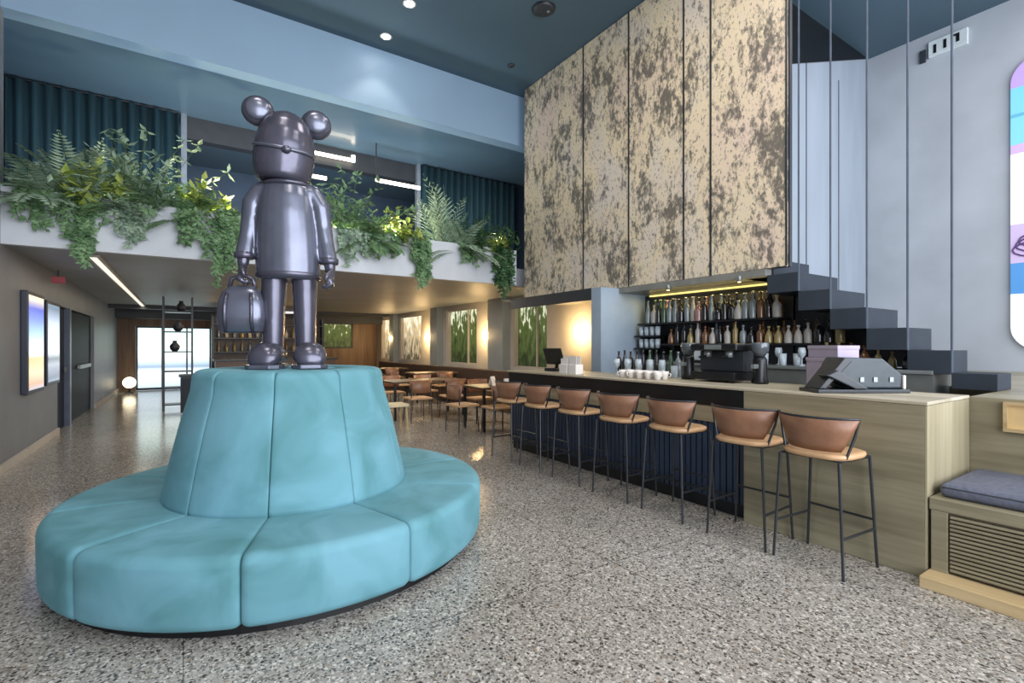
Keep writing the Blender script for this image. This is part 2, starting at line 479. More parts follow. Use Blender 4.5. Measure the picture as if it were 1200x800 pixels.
# piers between the windows
for k, (a, b_) in enumerate([(10.05, 10.75), (13.75, 14.25), (17.5, 17.9)]):
    struct('wall_pier_%d' % (k + 1), box(XS - 0.22, XS, a, b_, 0, LOW), M_pier)
# bright glazed door at the far end
wd = box(-1.03, 1.03, -0.015, 0.015, -1.03, 1.03).build('window_5', stripes('street_view', [(0.0, (150, 168, 182)), (0.3, (196, 208, 216)), (0.36, (120, 140, 160)), (0.55, (214, 228, 226)), (1.0, (186, 222, 218))], 1.7, -1.03, 1.03), loc=(-0.24, YF + 0.12, 1.04))
wd['kind'] = 'structure'
fr = MB()
for x in (-1.03, -0.36, 0.32, 0.99):
    fr.box(x, x + 0.045, -0.1, -0.02, -1.03, 1.03)
fr.box(-1.03, 1.03, -0.1, -0.02, 0.99, 1.04).box(-1.03, 1.03, -0.1, -0.02, -1.03, -0.96)
fr.build('window_frame', M_black, wd)
w6 = box(-0.6, 0.6, -0.015, 0.015, -0.5, 0.5).build('window_6', M_gv[0], loc=(5.05, YF + 0.12, 1.85)); w6['kind'] = 'structure'
MB().box(-0.6, 0.6, -0.1, -0.02, 0.44, 0.5).box(-0.6, 0.6, -0.1, -0.02, -0.5, -0.45).box(-0.6, -0.55, -0.1, -0.02, -0.5, 0.5).box(0.55, 0.6, -0.1, -0.02, -0.5, 0.5).build('window_frame', M_black, w6)
struct('trim_6', box(XL, XS, 19.3, 19.5, 2.3, LOW).box(XL, XS - 0.3, 17.6, 17.75, 2.5, LOW), M_char)

# left wall doors
d1 = box(XL - 0.12, XL - 0.06, 11.0, 12.0, 0, 2.1).build('door_1', mat('door_navy', (34, 42, 56), 0.5, spec=0.15)); d1['kind'] = 'structure'
box(XL - 0.06, XL + 0.02, 11.9, 12.06, 0, 2.12).build('door_frame', mat('door_jamb', (84, 92, 108), 0.35), d1)
MB().lathe([(0.0, 0), (0.05, 0.004), (0.05, 0.02), (0.0, 0.03)], 14).build('lock_plate', M_inox, d1, loc=(XL - 0.04, 11.8, 1.02)).rotation_euler = (0, pi / 2, 0)
d2 = box(XL - 0.12, XL - 0.06, 12.06, 14.95, 0, 2.1).build('door_2', mat('door_black_glass', (18, 18, 20), 0.5, spec=0.08)); d2['kind'] = 'structure'
MB().box(XL - 0.06, XL, 13.2, 14.6, 0.98, 1.06).build('door_handle', M_inox, d2, bevel=0.01)

# facade behind the camera: slim mullions, open to daylight
fm = MB()
for k in range(8):
    x = XL + (XR - XL) * k / 7
    fm.box(x - 0.05, x + 0.05, Y0, Y0 + 0.12, 0, H)
for z in (0.0, 2.9, H - 0.2):
    fm.box(XL, XR, Y0, Y0 + 0.12, z, z + 0.12)
struct('window_7', fm, M_char)

# bar zone: pier, back wall, soffit
struct('wall_bar_pier', box(4.98, 6.6, 5.22, 5.42, 0, 2.29), mat('bar_pier_blue', (150, 166, 182), 0.55, scale=2))
bw = MB().box(5.9, 5.98, 2.98, 5.22, 0, 2.2)
STEP_Y = [1.148, 1.431, 1.735, 2.05, 2.365, 2.67, 3.0, 3.32]
STEP_X = [5.72, 5.75, 5.93, 6.07, 6.13, 6.22, 6.26]
STEP_Z = [1.225, 1.41, 1.612, 1.812, 2.015, 2.222, 2.42]
for k in range(2, 6):
    bw.box(5.9, 5.98, STEP_Y[k] + 0.002, STEP_Y[k + 1], 1.24, STEP_Z[k] - 0.2)
struct('wall_bar', bw, M_char)
so = MB().box(5.36, 5.98, 3.02, 5.22, 2.22, 2.30).box(5.34, 5.36, 3.02, 5.22, 2.22, 2.298).box(5.02, 6.6, 5.43, 7.89, 2.28, 2.298)
struct('ceiling_bar', so, mat('bar_soffit', (128, 128, 122), 0.5))
struct('trim_7', box(5.0, 5.02, 5.43, 7.6, 2.12, 2.298).box(5.02, 5.9, 5.43, 5.45, 2.12, 2.28), M_char)

# ------------------------------------------------------------------ copper panels
cuts = [(6.0, 7.66, 'leftmost and widest mottled copper panel high over the bar, at the mezzanine'),
        (5.03, 6.0, 'second mottled copper panel from the mezzanine, over the bar'),
        (4.09, 5.03, 'middle one of five mottled copper panels over the bar'),
        (3.70, 4.09, 'narrowest mottled copper panel over the bar'),
        (2.79, 3.70, 'mottled copper panel over the bar nearest the hanging stair, beside grey wall')]
for k, (a, b_, lb) in enumerate(cuts):
    o = box(5.34, 5.40, a + 0.012, b_ - 0.012, 2.30, 6.24).build('cladding_panel', M_cop, bevel=0.004)
    box(5.332, 5.345, a - 0.011, a + 0.007, 2.30, 6.24).build('edge_strip', M_char, o)
    tag(o, lb, 'wall panel', 'mottled copper panels over the bar')
struct('wall_cladding_core', box(5.41, 5.46, 2.79, 7.66, 2.30, H), M_char)

# ------------------------------------------------------------------ landing platform, bench
struct('floor_landing', box(4.66, XR, Y0 + 0.2, 1.15, 0.0, 1.09).box(5.74, XR, 1.15, YB, 0, 1.09), M_oak)
nb = thing('niche_shelf', (4.66, 0.55, 0.87), 'light oak box niche in the oak wall behind the bench', 'niche')
mb = MB().box(-0.03, 0, -0.45, 0.42, 0, 0.02).box(-0.03, 0, -0.45, 0.42, 0.18, 0.2).box(-0.03, 0, 0.40, 0.42, 0.02, 0.18).box(-0.03, 0, -0.45, -0.43, 0.02, 0.18)
mb.build('niche_frame', M_oakl, nb); box(-0.006, 0, -0.43, 0.40, 0.02, 0.18).build('niche_back', mat('niche_gold', (212, 182, 130), 0.5), nb)

bn = thing('bench', (4.25, -0.4, 0), 'built-in oak bench with ribbed front at the end of the bar', 'bench')
YE = 1.54   # local y of the bar end
b0 = box(-0.40, 0.40, -1.6, YE, 0.44, 0.515).build('bench_top', M_oak, bn, bevel=0.006)
fb = MB().box(-0.36, 0.39, -1.6, YE - 0.01, 0.07, 0.44)
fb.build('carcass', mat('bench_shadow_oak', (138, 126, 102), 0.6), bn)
for k in range(14):
    z = 0.09 + k * 0.0245
    box(-0.40, -0.37, -1.58, YE - 0.10, z, z + 0.015).build('slat', M_oak, bn, bevel=0.003)
box(-0.40, -0.37, YE - 0.09, YE - 0.01, 0.07, 0.44).build('stile', M_oak, bn, bevel=0.003)
box(-0.56, -0.37, -1.6, YE, 0.0, 0.07).build('plinth', M_oakl, bn, bevel=0.004)
cu = thing('bench_cushion', (4.27, -0.35, 0.515), 'slate blue seat cushion lying on the oak bench', 'cushion')
MB().box(-0.36, 0.36, -1.55, 1.46, 0.0, 0.085).build('cushion_pad', M_seatg, cu, bevel=0.035, seg=4, smooth=True)
MB().tube([(-0.355, -1.5, 0.06), (-0.355, 1.44, 0.06), (0.35, 1.44, 0.06)], 0.006, 6).build('piping', M_char, cu)

# ------------------------------------------------------------------ bar
bar = thing('bar_counter', (3.85, 3.5, 0), 'long bar counter with grey oak end block and navy ribbed front', 'bar counter')
def L(y): return y - 3.5
box(0, 0.80, L(1.16), L(2.36), 0.0, 1.076).build('end_block', M_oak, bar, bevel=0.004)
box(0.0, 0.80, L(1.148), L(1.159), 0.0, 1.076).build('end_panel', wood('oak_end', (156, 146, 118), (182, 172, 144), 'Z'), bar)
box(-0.0, 0.80, L(1.146), L(5.95), 1.078, 1.10).build('worktop', M_top, bar, bevel=0.004)
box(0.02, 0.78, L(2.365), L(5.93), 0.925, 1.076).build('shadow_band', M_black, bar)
box(0.03, 0.06, L(2.365), L(5.93), 0.78, 0.922).build('fascia', M_oak, bar)
rib = MB()
y = 2.37
while y < 5.9:
    rib.box(0.04, 0.075, L(y), L(y + 0.045), 0.12, 0.78); y += 0.06
rib.box(0.075, 0.78, L(2.365), L(5.93), 0.12, 0.92)
rib.build('ribbed_front', M_navy, bar)
box(0.08, 0.76, L(2.365), L(5.9), 0.0, 0.12).build('toe_kick', M_black, bar)
fr = MB().tube([(-0.02, L(2.45), 0.19), (-0.02, L(5.85), 0.19)], 0.014, 8)
for y in (2.5, 3.3, 4.1, 4.9, 5.8):
    fr.tube([(-0.02, L(y), 0.19), (0.05, L(y), 0.19)], 0.008, 6)
fr.build('foot_rail', M_steel, bar)

# ------------------------------------------------------------------ bar stools
def make_stool():
    t = thing('bar_stool', (0, 0, 0), 'x', 'bar stool', 'tan bar stools along the counter')
    # local: +x towards the bar; backrest on -x side
    zs = 0.755
    rows = []
    for i in range(9):           # seat pad, rounded square, slightly dished
        u = -1 + 2 * i / 8
        rows.append(u)
    pts_t, pts_b = [], []
    n = 28
    def outline(k, s):
        a = 2 * pi * k / n
        c, q = cos(a), sin(a)
        e = 0.62
        return (0.205 * s * math.copysign(abs(c) ** e, c), 0.215 * s * math.copysign(abs(q) ** e, q))
    rings = []
    for s, z in ((0.96, zs - 0.03), (1.0, zs - 0.015), (0.99, zs), (0.9, zs + 0.008), (0.5, zs - 0.001), (0.02, zs - 0.005)):
        rings.append([(outline(k, s)[0], outline(k, s)[1], z) for k in range(n)])
    MB().grid(rings, True, True, True).build('seat', M_leaths, t, smooth=True)
    # curved leather backrest: wraps the rear, flares upward
    outer, sides = [], []
    m = 18
    rows = []
    for zz, rad, half in ((0.775, 0.20, 50), (0.83, 0.222, 56), (0.90, 0.240, 62), (0.985, 0.262, 68)):
        row = []
        for k in range(m + 1):
            a = radians(180 - half + 2 * half * k / m)
            row.append((rad * cos(a) * 0.95 + 0.01, rad * sin(a) * 1.06, zz))
        rows.append(row)
    b = MB().grid(rows).build('backrest', M_leath, t, smooth=True)
    md = b.modifiers.new('t', 'SOLIDIFY'); md.thickness = 0.014; md.offset = 0
    # steel rim round the top of the backrest, coming down to the rear legs
    top = rows[-1]
    path = [(-0.115, 0.195, zs - 0.02), (-0.09, 0.235, 0.88)] + [(p[0], p[1], p[2] + 0.006) for p in reversed(top)] + [(-0.09, -0.235, 0.88), (-0.115, -0.195, zs - 0.02)]
    path = path if path[2][1] > 0 else [path[0], path[1]] + path[2:-2][::-1] + path[-2:]
    MB().tube(path, 0.0085, 8).build('back_frame', M_steel, t)
    fs = MB().tube([(0.19, 0.19, zs - 0.035), (-0.17, 0.19, zs - 0.035), (-0.17, -0.19, zs - 0.035), (0.19, -0.19, zs - 0.035), (0.19, 0.19, zs - 0.035)], 0.008, 6)
    fs.build('seat_frame', M_steel, t)
    F = {}
    for sx in (-1, 1):
        for sy in (-1, 1):
            a = Vector((0.185 * sx, 0.19 * sy, zs - 0.035)); b_ = Vector((0.205 * sx, 0.225 * sy, 0.0))
            F[(sx, sy)] = (a, b_)
            MB().tube([a, b_], [0.010, 0.009], 8).build('leg', M_steel, t)
    def at(c, z):
        a, b_ = F[c]; k = (a.z - z) / (a.z - b_.z); return a + (b_ - a) * k
    for c1, c2, z in (((1, -1), (1, 1), 0.31), ((-1, -1), (1, -1), 0.25), ((-1, 1), (1, 1), 0.25)):
        MB().tube([at(c1, z), at(c2, z)], 0.0085, 6).build('footrest', M_steel, t)
    return t
stool_y = [1.63, 2.16, 2.82, 3.45, 4.10, 4.74, 5.38]
stool_lab = ['tan bar stool nearest the camera, before the oak end block of the bar',
             'second bar stool from the oak bench, before edge of oak end block',
             'third bar stool from the oak bench, first before the navy front',
             'fourth bar stool from the oak bench, before the navy ribbed front',
             'fifth bar stool from the oak bench, before the navy ribbed front',
             'sixth bar stool from the oak bench, before the navy ribbed front',
             'seventh and farthest tan bar stool, at the far end of the bar']
s0 = make_stool()
for k, y in enumerate(stool_y):
    rz = radians([-4, 3, -2, 2, 0, -3, 2][k])
    if k == 0:
        s0.location = (3.60, y, 0); s0['label'] = stool_lab[0]; s0.rotation_euler = (0, 0, rz)
    else:
        dup(s0, (3.60, y, 0), rz, stool_lab[k])

# ------------------------------------------------------------------ staircase
st = thing('hanging_staircase', (5.34, 1.15, 1.09), 'slate stair of box steps hung from thin rods by the grey wall', 'staircase')
for k in range(7):
    x0 = 0.0 if k < 6 else 0.13
    box(x0, STEP_X[k] - 5.34, STEP_Y[k] - 1.15, STEP_Y[k + 1] - 1.15, (STEP_Z[k] - 0.2 if k else 1.092) - 1.09, STEP_Z[k] - 1.09).build('step', M_step, st, bevel=0.004)
for k in range(1, 6):
    MB().tube([(0.014, STEP_Y[k] - 1.15 + 0.0, STEP_Z[k] - 1.09 - 0.2), (0.014, STEP_Y[k] - 1.15, H - 1.09)], 0.0095, 8).build('rod', mat('rod_grey', (84, 92, 104), 0.7, spec=0.1), st)

# ------------------------------------------------------------------ sofa
SX, SY = 0.703, 4.092
sofa = thing('round_sofa', (SX, SY, 0), 'round teal velvet sofa with a tall cone back in the middle of the hall', 'sofa')
MB().lathe([(1.34, 0.0), (1.34, 0.05), (1.28, 0.06)], 72).build('plinth', M_black, sofa, smooth=False)
NSEG = 10
CAMA = math.atan2(-0.834, -0.552)      # direction towards the picture plane
def seam_angle(k): return CAMA + radians(14 + 36 * k)
def wedge(prof, a0, a1, name, n=16, pinch=0.012):
    """a padded segment: the profile swept over the angle, drawn in at both seams"""
    rows = []
    cx = sum(p[0] for p in prof) / len(prof); cz = sum(p[1] for p in prof) / len(prof)
    fs_ = [0.0, 0.006, 0.014, 0.026, 0.045, 0.08] + [0.08 + 0.84 * i / n for i in range(1, n)] + [0.92, 0.955, 0.974, 0.986, 0.994, 1.0]
    for f in fs_:
        e = min(f, 1 - f) * (a1 - a0) * 1.1
        d = pinch * max(0.0, 1 - e / 0.035) ** 2.5
        a = a0 + (a1 - a0) * f
        row = []
        for r, z in prof:
            q = Vector((cx - r, cz - z)); 
            if q.length > 1e-6: q.normalize()
            row.append(((r + q.x * d) * cos(a), (r + q.x * d) * sin(a), z + q.y * d))
        rows.append(row)
    return MB().grid(rows, True, True, True).build(name, M_vel, sofa, smooth=True)
def arc(cx, cz, r, a0, a1, n=6): return [(cx + r * cos(radians(a0 + (a1 - a0) * k / n)), cz + r * sin(radians(a0 + (a1 - a0) * k / n))) for k in range(n + 1)]
seat_prof = [(0.62, 0.06)] + [(1.335, 0.055)] + arc(1.375, 0.10, 0.045, -90, 0, 3) + [(1.425, 0.2), (1.426, 0.28)] + arc(1.364, 0.362, 0.062, 5, 88, 6) + [(1.25, 0.427), (1.20, 0.427), (1.03, 0.424), (0.86, 0.418), (0.62, 0.41)]
back_prof = [(0.50, 0.40), (0.835, 0.40), (0.83, 0.44), (0.785, 0.66), (0.73, 0.90), (0.665, 1.14)] + arc(0.595, 1.22, 0.062, 12, 90, 5) + [(0.50, 1.282), (0.30, 1.279)]
seat_top = 1.275
for k in range(NSEG):
    a0, a1 = seam_angle(k), seam_angle(k + 1)
    wedge(seat_prof, a0 + 0.003, a1 - 0.003, 'seat_cushion', pinch=0.016)
for k in range(NSEG):
    a0, a1 = seam_angle(k), seam_angle(k + 1)
    wedge(back_prof, a0 + 0.0045, a1 - 0.0045, 'backrest_panel', n=12, pinch=0.014)
MB().lathe([(0.0, 1.20), (0.31, 1.20), (0.31, 1.279), (0.0, 1.279)], 40).build('top_pad', M_vel, sofa)

# ------------------------------------------------------------------ statue
stt = thing('statue', (0.662, 4.115, 1.281), 'pewter statue of a round-eared animal figure in a coat, standing on the sofa', 'statue', rz=radians(-20)); stt.scale = (0.975, 0.975, 0.975)
# local: -y faces the viewer, x to the viewer's right
S = 1.0
def ring(c, rx, ry, n=24, sq=1.0, tilt=None):
    r = []
    for k in range(n):
        a = 2 * pi * k / n
        cx, sy = cos(a), sin(a)
        p = Vector((rx * math.copysign(abs(cx) ** sq, cx), ry * math.copysign(abs(sy) ** sq, sy), 0))
        if tilt: p = tilt @ p
        r.append(tuple(Vector(c) + p))
    return r
# body: legs, torso, neck, head, hands as one skin
bd = MB()
for sx, x in ((-1, -0.10), (1, 0.135)):
    bd.grid([ring((x, 0, 0.12), 0.08, 0.085), ring((x, 0, 0.16), 0.076, 0.08), ring((x * 0.99, 0, 0.35), 0.082, 0.088), ring((x * 0.96, 0, 0.58), 0.09, 0.10), ring((x * 0.92, 0, 0.82), 0.10, 0.12)], True, True, True)
bd.grid([ring((0.01, 0, 0.72), 0.18, 0.13), ring((0.01, 0, 0.85), 0.20, 0.16), ring((0, 0, 1.1), 0.20, 0.15), ring((0, 0, 1.35), 0.17, 0.13), ring((0, 0, 1.48), 0.12, 0.11), ring((0, 0, 1.60), 0.13, 0.12)], True, True, True)
tilt = Matrix.Rotation(radians(5), 3, 'Y') @ Matrix.Rotation(radians(10), 3, 'Z')
hc = Vector((-0.015, -0.01, 1.685))
hp = []
for z, r in ((-0.25, 0.16), (-0.245, 0.19), (-0.22, 0.215), (-0.15, 0.232), (-0.06, 0.24), (0.03, 0.238), (0.12, 0.222), (0.20, 0.188), (0.26, 0.14), (0.295, 0.08), (0.305, 0.02)):
    hp.append(ring(hc + tilt @ Vector((0, 0, z)), r * 0.92, r * 0.94, 28, tilt=tilt))
bd.grid(hp, True, True, True)
# hands: palm, four fingers and thumb per side
def hand(mb, w, s, curl):
    w = Vector(w)
    mb.ell(w + Vector((0, -0.01, -0.055)), (0.034, 0.05, 0.06), 12, 8)
    for q in range(4):
        b0_ = w + Vector((0.004 * s, -0.052 + 0.03 * q, -0.09)); ln = (0.062, 0.07, 0.068, 0.055)[q]
        k1 = b0_ + Vector((0.012 * s, 0, -ln * 0.6)); k2 = k1 + Vector((-curl * s * 0.045, 0, -ln * 0.35)); k3 = k2 + Vector((-curl * s * 0.035, 0, ln * 0.25))
        mb.tube([b0_, k1, k2, k3], [0.022, 0.021, 0.020, 0.016], 8)
    mb.tube([w + Vector((0, -0.045, -0.03)), w + Vector((-0.02 * s, -0.085, -0.07)), w + Vector((-0.035 * s, -0.08, -0.11))], [0.02, 0.018, 0.013], 8)
hand(bd, (-0.302, -0.05, 0.80), -1, 0.9)
hand(bd, (0.325, -0.04, 0.78), 1, 0.95)
bd.tube([(-0.297, -0.04, 0.88), (-0.302, -0.05, 0.78)], [0.05, 0.04], 12)
bd.tube([(0.315, -0.03, 0.86), (0.325, -0.04, 0.76)], [0.05, 0.04], 12)
bd.tube([(-0.19, 0, 1.36), (-0.26, 0.0, 1.12), (-0.297, -0.04, 0.88)], [0.06, 0.05, 0.045], 10)
bd.tube([(0.19, 0, 1.36), (0.26, 0.0, 1.10), (0.315, -0.03, 0.86)], [0.06, 0.05, 0.045], 10)
bd.build('body', M_pewd, stt, smooth=True, remesh=0.011)
# coat with sleeves
ct = MB()
ct.grid([ring((0.01, 0, 0.68), 0.20, 0.17), ring((0.01, 0, 0.705), 0.232, 0.195), ring((0.01, 0, 0.80), 0.236, 0.198), ring((0.005, 0, 1.0), 0.228, 0.186), ring((0, 0, 1.2), 0.215, 0.174), ring((0, 0, 1.33), 0.200, 0.160), ring((0, 0, 1.41), 0.18, 0.14), ring((0, 0, 1.455), 0.12, 0.11)], True, True, True)
for s, sh, el, wr in ((-1, (-0.175, 0.0, 1.375), (-0.262, 0.005, 1.12), (-0.292, -0.04, 0.86)), (1, (0.175, 0.0, 1.375), (0.265, 0.005, 1.10), (0.312, -0.03, 0.84))):
    sh, el, wr = Vector(sh), Vector(el), Vector(wr)
    md_ = (sh + el) / 2 + Vector((0.025 * s, 0, 0.02))
    ct.ell(sh + Vector((0, 0, -0.01)), (0.084, 0.084, 0.08), 16, 10)
    ct.tube([sh, md_, el, (el + wr) / 2, wr], [0.082, 0.082, 0.070, 0.064, 0.068], 16)
ct.build('coat', M_pew, stt, smooth=True, remesh=0.011)
# collar, hem band, cuffs
MB().lathe([(0.165, 1.405), (0.18, 1.42), (0.165, 1.445), (0.15, 1.43)], 32, sy=0.9).build('collar', M_pewd, stt, smooth=True)
MB().lathe([(0.222, 0.690), (0.240, 0.706), (0.240, 0.728), (0.236, 0.735)], 36, c=(0.01, 0, 0), sy=0.84, cap0=False, cap1=False).build('hem_band', M_pewd, stt, smooth=True)
for c, r in (((-0.293, -0.042, 0.855), 0.074), ((0.313, -0.032, 0.835), 0.074)):
    MB().lathe([(r * 0.86, -0.02), (r, -0.012), (r, 0.022), (r * 0.86, 0.03)], 20, c=c).build('cuff', M_pewd, stt, smooth=True)
# round ears on short stems
for s, off in ((-1, Vector((-0.212, 0.02, 0.275))), (1, Vector((0.206, 0.02, 0.275)))):
    c = hc + tilt @ off
    e = MB().ell(c, (0.116, 0.072, 0.116), 24, 14, tilt)
    e.tube([hc + tilt @ Vector((s * 0.13, 0.01, 0.17)), c - tilt @ Vector((s * 0.06, 0, 0.06))], [0.04, 0.03], 10)
    eo = e.build('ear', M_pewd, stt, smooth=True)
    MB().ell(c + tilt @ Vector((0, -0.050, 0.0)), (0.086, 0.034, 0.086), 24, 12, tilt).build('inner_ear', M_pew, eo, smooth=True)
# plain brow band and button nose
vb = []
for k in range(25):
    a = radians(200 + 140 * k / 24)
    vb.append(tuple(hc + tilt @ Vector((0.224 * cos(a), 0.229 * sin(a), -0.015 - 0.03 * sin(pi * k / 24)))))
MB().tube(vb, 0.014, 8).build('brow_band', M_pew, stt, smooth=True)
MB().ell(hc + tilt @ Vector((0.02, -0.236, -0.055)), (0.036, 0.03, 0.028), 16, 10).build('nose', M_pewd, stt, smooth=True)
# shoes
for x, rz in ((-0.105, 8), (0.165, -10)):
    R = Matrix.Rotation(radians(-rz), 3, 'Z')
    m_ = MB()
    rows = []
    prof = [(0.11, 0.075, 0.085, 0.10), (0.06, 0.095, 0.10, 0.14), (-0.02, 0.105, 0.105, 0.16), (-0.12, 0.125, 0.105, 0.185), (-0.20, 0.12, 0.09, 0.16), (-0.255, 0.07, 0.05, 0.10)]
    for y_, hw, zc, hh in prof:
        row = []
        for k in range(20):
            a = 2 * pi * k / 20
            p = R @ Vector((hw * cos(a), y_, 0)); z = max(0.012, zc + hh * 0.58 * sin(a))
            row.append((x + p.x, p.y, z))
        rows.append(row)
    m_.grid(rows, True, True, True)
    shoe = m_.build('shoe', M_pewd, stt, smooth=True, sub=1)
    sl = MB(); rs = []
    for y_, hw in ((0.125, 0.06), (0.10, 0.085), (0, 0.108), (-0.12, 0.132), (-0.21, 0.122), (-0.268, 0.07)):
        rs.append((y_, hw))
    top_ = [R @ Vector((hw, y_, 0)) for y_, hw in rs] + [R @ Vector((-hw, y_, 0)) for y_, hw in reversed(rs)]
    sl.grid([[(x + p.x, p.y, 0.0) for p in top_], [(x + p.x, p.y, 0.032) for p in top_]], True, True, True)
    sl.build('sole', M_pew, shoe, bevel=0.006)
    bnd = [tuple(Vector((x, 0, 0)) + R @ Vector((0.112 * cos(radians(a)), -0.06, 0.09 + 0.10 * sin(radians(a))))) for a in range(10, 171, 16)]
    MB().tube(bnd, 0.012, 8).build('strap', M_pew, shoe, smooth=True)
# suitcase held in the hand on the left
bag = MB()
bx, by, bz = -0.305, -0.05, 0.445
rows = []
for z, w, d in ((-0.175, 0.15, 0.07), (-0.16, 0.185, 0.095), (-0.05, 0.20, 0.11), (0.06, 0.19, 0.10), (0.13, 0.16, 0.075), (0.175, 0.11, 0.04), (0.185, 0.05, 0.02)):
    rows.append(ring((bx, by, bz + z), w * 0.84, d, 28, 0.6))
bag.grid(rows, True, True, True)
bo = bag.build('holdall', M_pew, stt, smooth=True)
for q in (-0.09, 0.09):
    st_ = [(bx + q, by - 0.075, bz - 0.17), (bx + q, by - 0.118, bz - 0.08), (bx + q, by - 0.118, bz + 0.02), (bx + q * 0.9, by - 0.088, bz + 0.12)]
    MB().tube(st_, 0.014, 8).build('bag_strap', M_pewd, bo, smooth=True)
hd = [(bx - 0.09, by, bz + 0.16), (bx - 0.075, by, bz + 0.235), (bx, by, bz + 0.265), (bx + 0.075, by, bz + 0.235), (bx + 0.09, by, bz + 0.16)]
MB().tube(hd, 0.016, 10).build('bag_handle', M_pewd, bo, smooth=True)

# ------------------------------------------------------------------ back bar
bb = thing('back_bar_counter', (5.6, 3.3, 0), 'brushed steel back bar counter behind the bar under the shelves', 'counter')
box(-0.26, 0.28, 1.55 - 3.3, 5.18 - 3.3, 0.0, 1.20).build('carcass', mat('back_bar_front', (112, 116, 112), 0.4, metal=0.3, var=0.1), bb)
box(-0.28, 0.28, 1.55 - 3.3, 5.19 - 3.3, 1.202, 1.235).build('countertop', M_inox, bb, bevel=0.004)
def shelf(name, y0, y1, z, lb, x0=5.62):
    o = thing(name, (5.76, (y0 + y1) / 2, z), lb, 'shelf', 'black shelves of the back bar')
    h = (y1 - y0) / 2
    box(x0 - 5.76, 0.139, -h, h, -0.025, 0.0).build('board', M_black, o, bevel=0.003)
    for q in (-0.9, 0.0, 0.9):
        MB().box(0.0, 0.139, q * h - 0.01, q * h + 0.01, -0.10, -0.026).build('bracket', M_black, o)
    return o
shelf('bottle_shelf', 3.02, 5.12, 1.775, 'top black shelf of the back bar, full of bottles')
shelf('bottle_shelf', 2.38, 4.70, 1.478, 'middle black shelf of the back bar, nearer the stair')
shelf('glass_shelf', 4.74, 5.18, 1.60, 'short upper black shelf at the far end of the back bar')
shelf('glass_shelf', 4.74, 5.18, 1.42, 'short lower black shelf at the far end of the back bar')

def bprof(kind):
    if kind == 0: return [(0.036, 0), (0.038, 0.01), (0.038, 0.19), (0.030, 0.215), (0.013, 0.24), (0.013, 0.295), (0.016, 0.297), (0.016, 0.315)]
    if kind == 1: return [(0.045, 0), (0.047, 0.01), (0.047, 0.13), (0.040, 0.165), (0.014, 0.195), (0.014, 0.235), (0.018, 0.237), (0.018, 0.262)]
    if kind == 2: return [(0.034, 0), (0.035, 0.01), (0.035, 0.15), (0.028, 0.20), (0.015, 0.26), (0.014, 0.31), (0.016, 0.312), (0.016, 0.33)]
    if kind == 3: return [(0.052, 0), (0.054, 0.012), (0.05, 0.10), (0.03, 0.15), (0.013, 0.18), (0.013, 0.205), (0.02, 0.207), (0.02, 0.235)]
BM = {'clear': mat('glass_clear', (128, 138, 142), 0.12, coat=0.5, var=0.2), 'amber': mat('glass_amber', (116, 78, 46), 0.12, coat=0.5, var=0.3),
      'green': mat('glass_green', (70, 96, 70), 0.12, coat=0.5, var=0.3), 'dark': mat('glass_dark', (34, 32, 34), 0.12, coat=0.5, var=0.3),
      'pale': mat('glass_pale_label', (176, 172, 164), 0.3, var=0.15), 'rose': mat('glass_rose', (170, 128, 120), 0.15, coat=0.4, var=0.2),
      'gold': mat('glass_gold', (150, 132, 84), 0.15, coat=0.4, var=0.2)}
BME = {}
def bottle(kind, colr, loc, where, sc=1.0):
    key = (kind, colr)
    if key not in BME:
        o = MB().lathe(bprof(kind), 14).build('bottle', BM[colr], smooth=True)
        BME[key] = o.data
    else:
        o = bpy.data.objects.new('bottle', BME[key]); COL.objects.link(o)
    o.location = loc; o.scale = (sc, sc, sc); o.rotation_euler = (0, 0, random.random() * 6)
    cn = {'clear': 'clear glass', 'amber': 'amber glass', 'green': 'green glass', 'dark': 'dark glass', 'pale': 'pale labelled', 'rose': 'rose tinted', 'gold': 'gold tinted'}[colr]
    sh = ('slim', 'stout', 'tall tapered', 'bell-shaped')[kind]
    tag(o, '%s %s bottle %s' % (cn, sh, where), 'bottle', '%s %s bottles %s' % (cn, sh, where))
cols = ['clear', 'clear', 'pale', 'dark', 'green', 'dark', 'amber', 'rose', 'dark', 'clear']
y = 3.08
while y < 5.06:
    bottle(random.choice((0, 0, 1, 2, 3)), random.choice(cols), (5.69 + random.uniform(-0.01, 0.01), y, 1.775), 'on the top shelf of the back bar')
    y += 0.085 + random.uniform(0, 0.02)
y = 3.12
while y < 5.0:
    bottle(random.choice((0, 2, 2)), random.choice(cols), (5.82, y, 1.775), 'in the rear row of the top shelf', 1.05)
    y += 0.10 + random.uniform(0, 0.02)
y = 2.42
while y < 4.66:
    bottle(random.choice((1, 3, 1, 0)), random.choice(['amber', 'gold', 'clear', 'pale', 'pale', 'dark']), (5.69, y, 1.478), 'on the middle shelf of the back bar', 0.86 if y > 2.68 else 1.0)
    y += 0.10 + random.uniform(0, 0.015)
y = 2.72
while y < 4.6:
    bottle(random.choice((0, 1)), random.choice(['amber', 'dark', 'clear', 'rose', 'amber']), (5.83, y, 1.478), 'in the rear row of the middle shelf', 0.84)
    y += 0.11 + random.uniform(0, 0.03)
y = 1.82
while y < 2.62:
    z = 1.236
    bottle(random.choice((1, 3)), random.choice(['amber', 'dark', 'amber', 'gold', 'dark']), (5.60, y, z), 'on the back counter under the stair', 0.7 if y < 2.06 else 0.95)
    y += 0.115
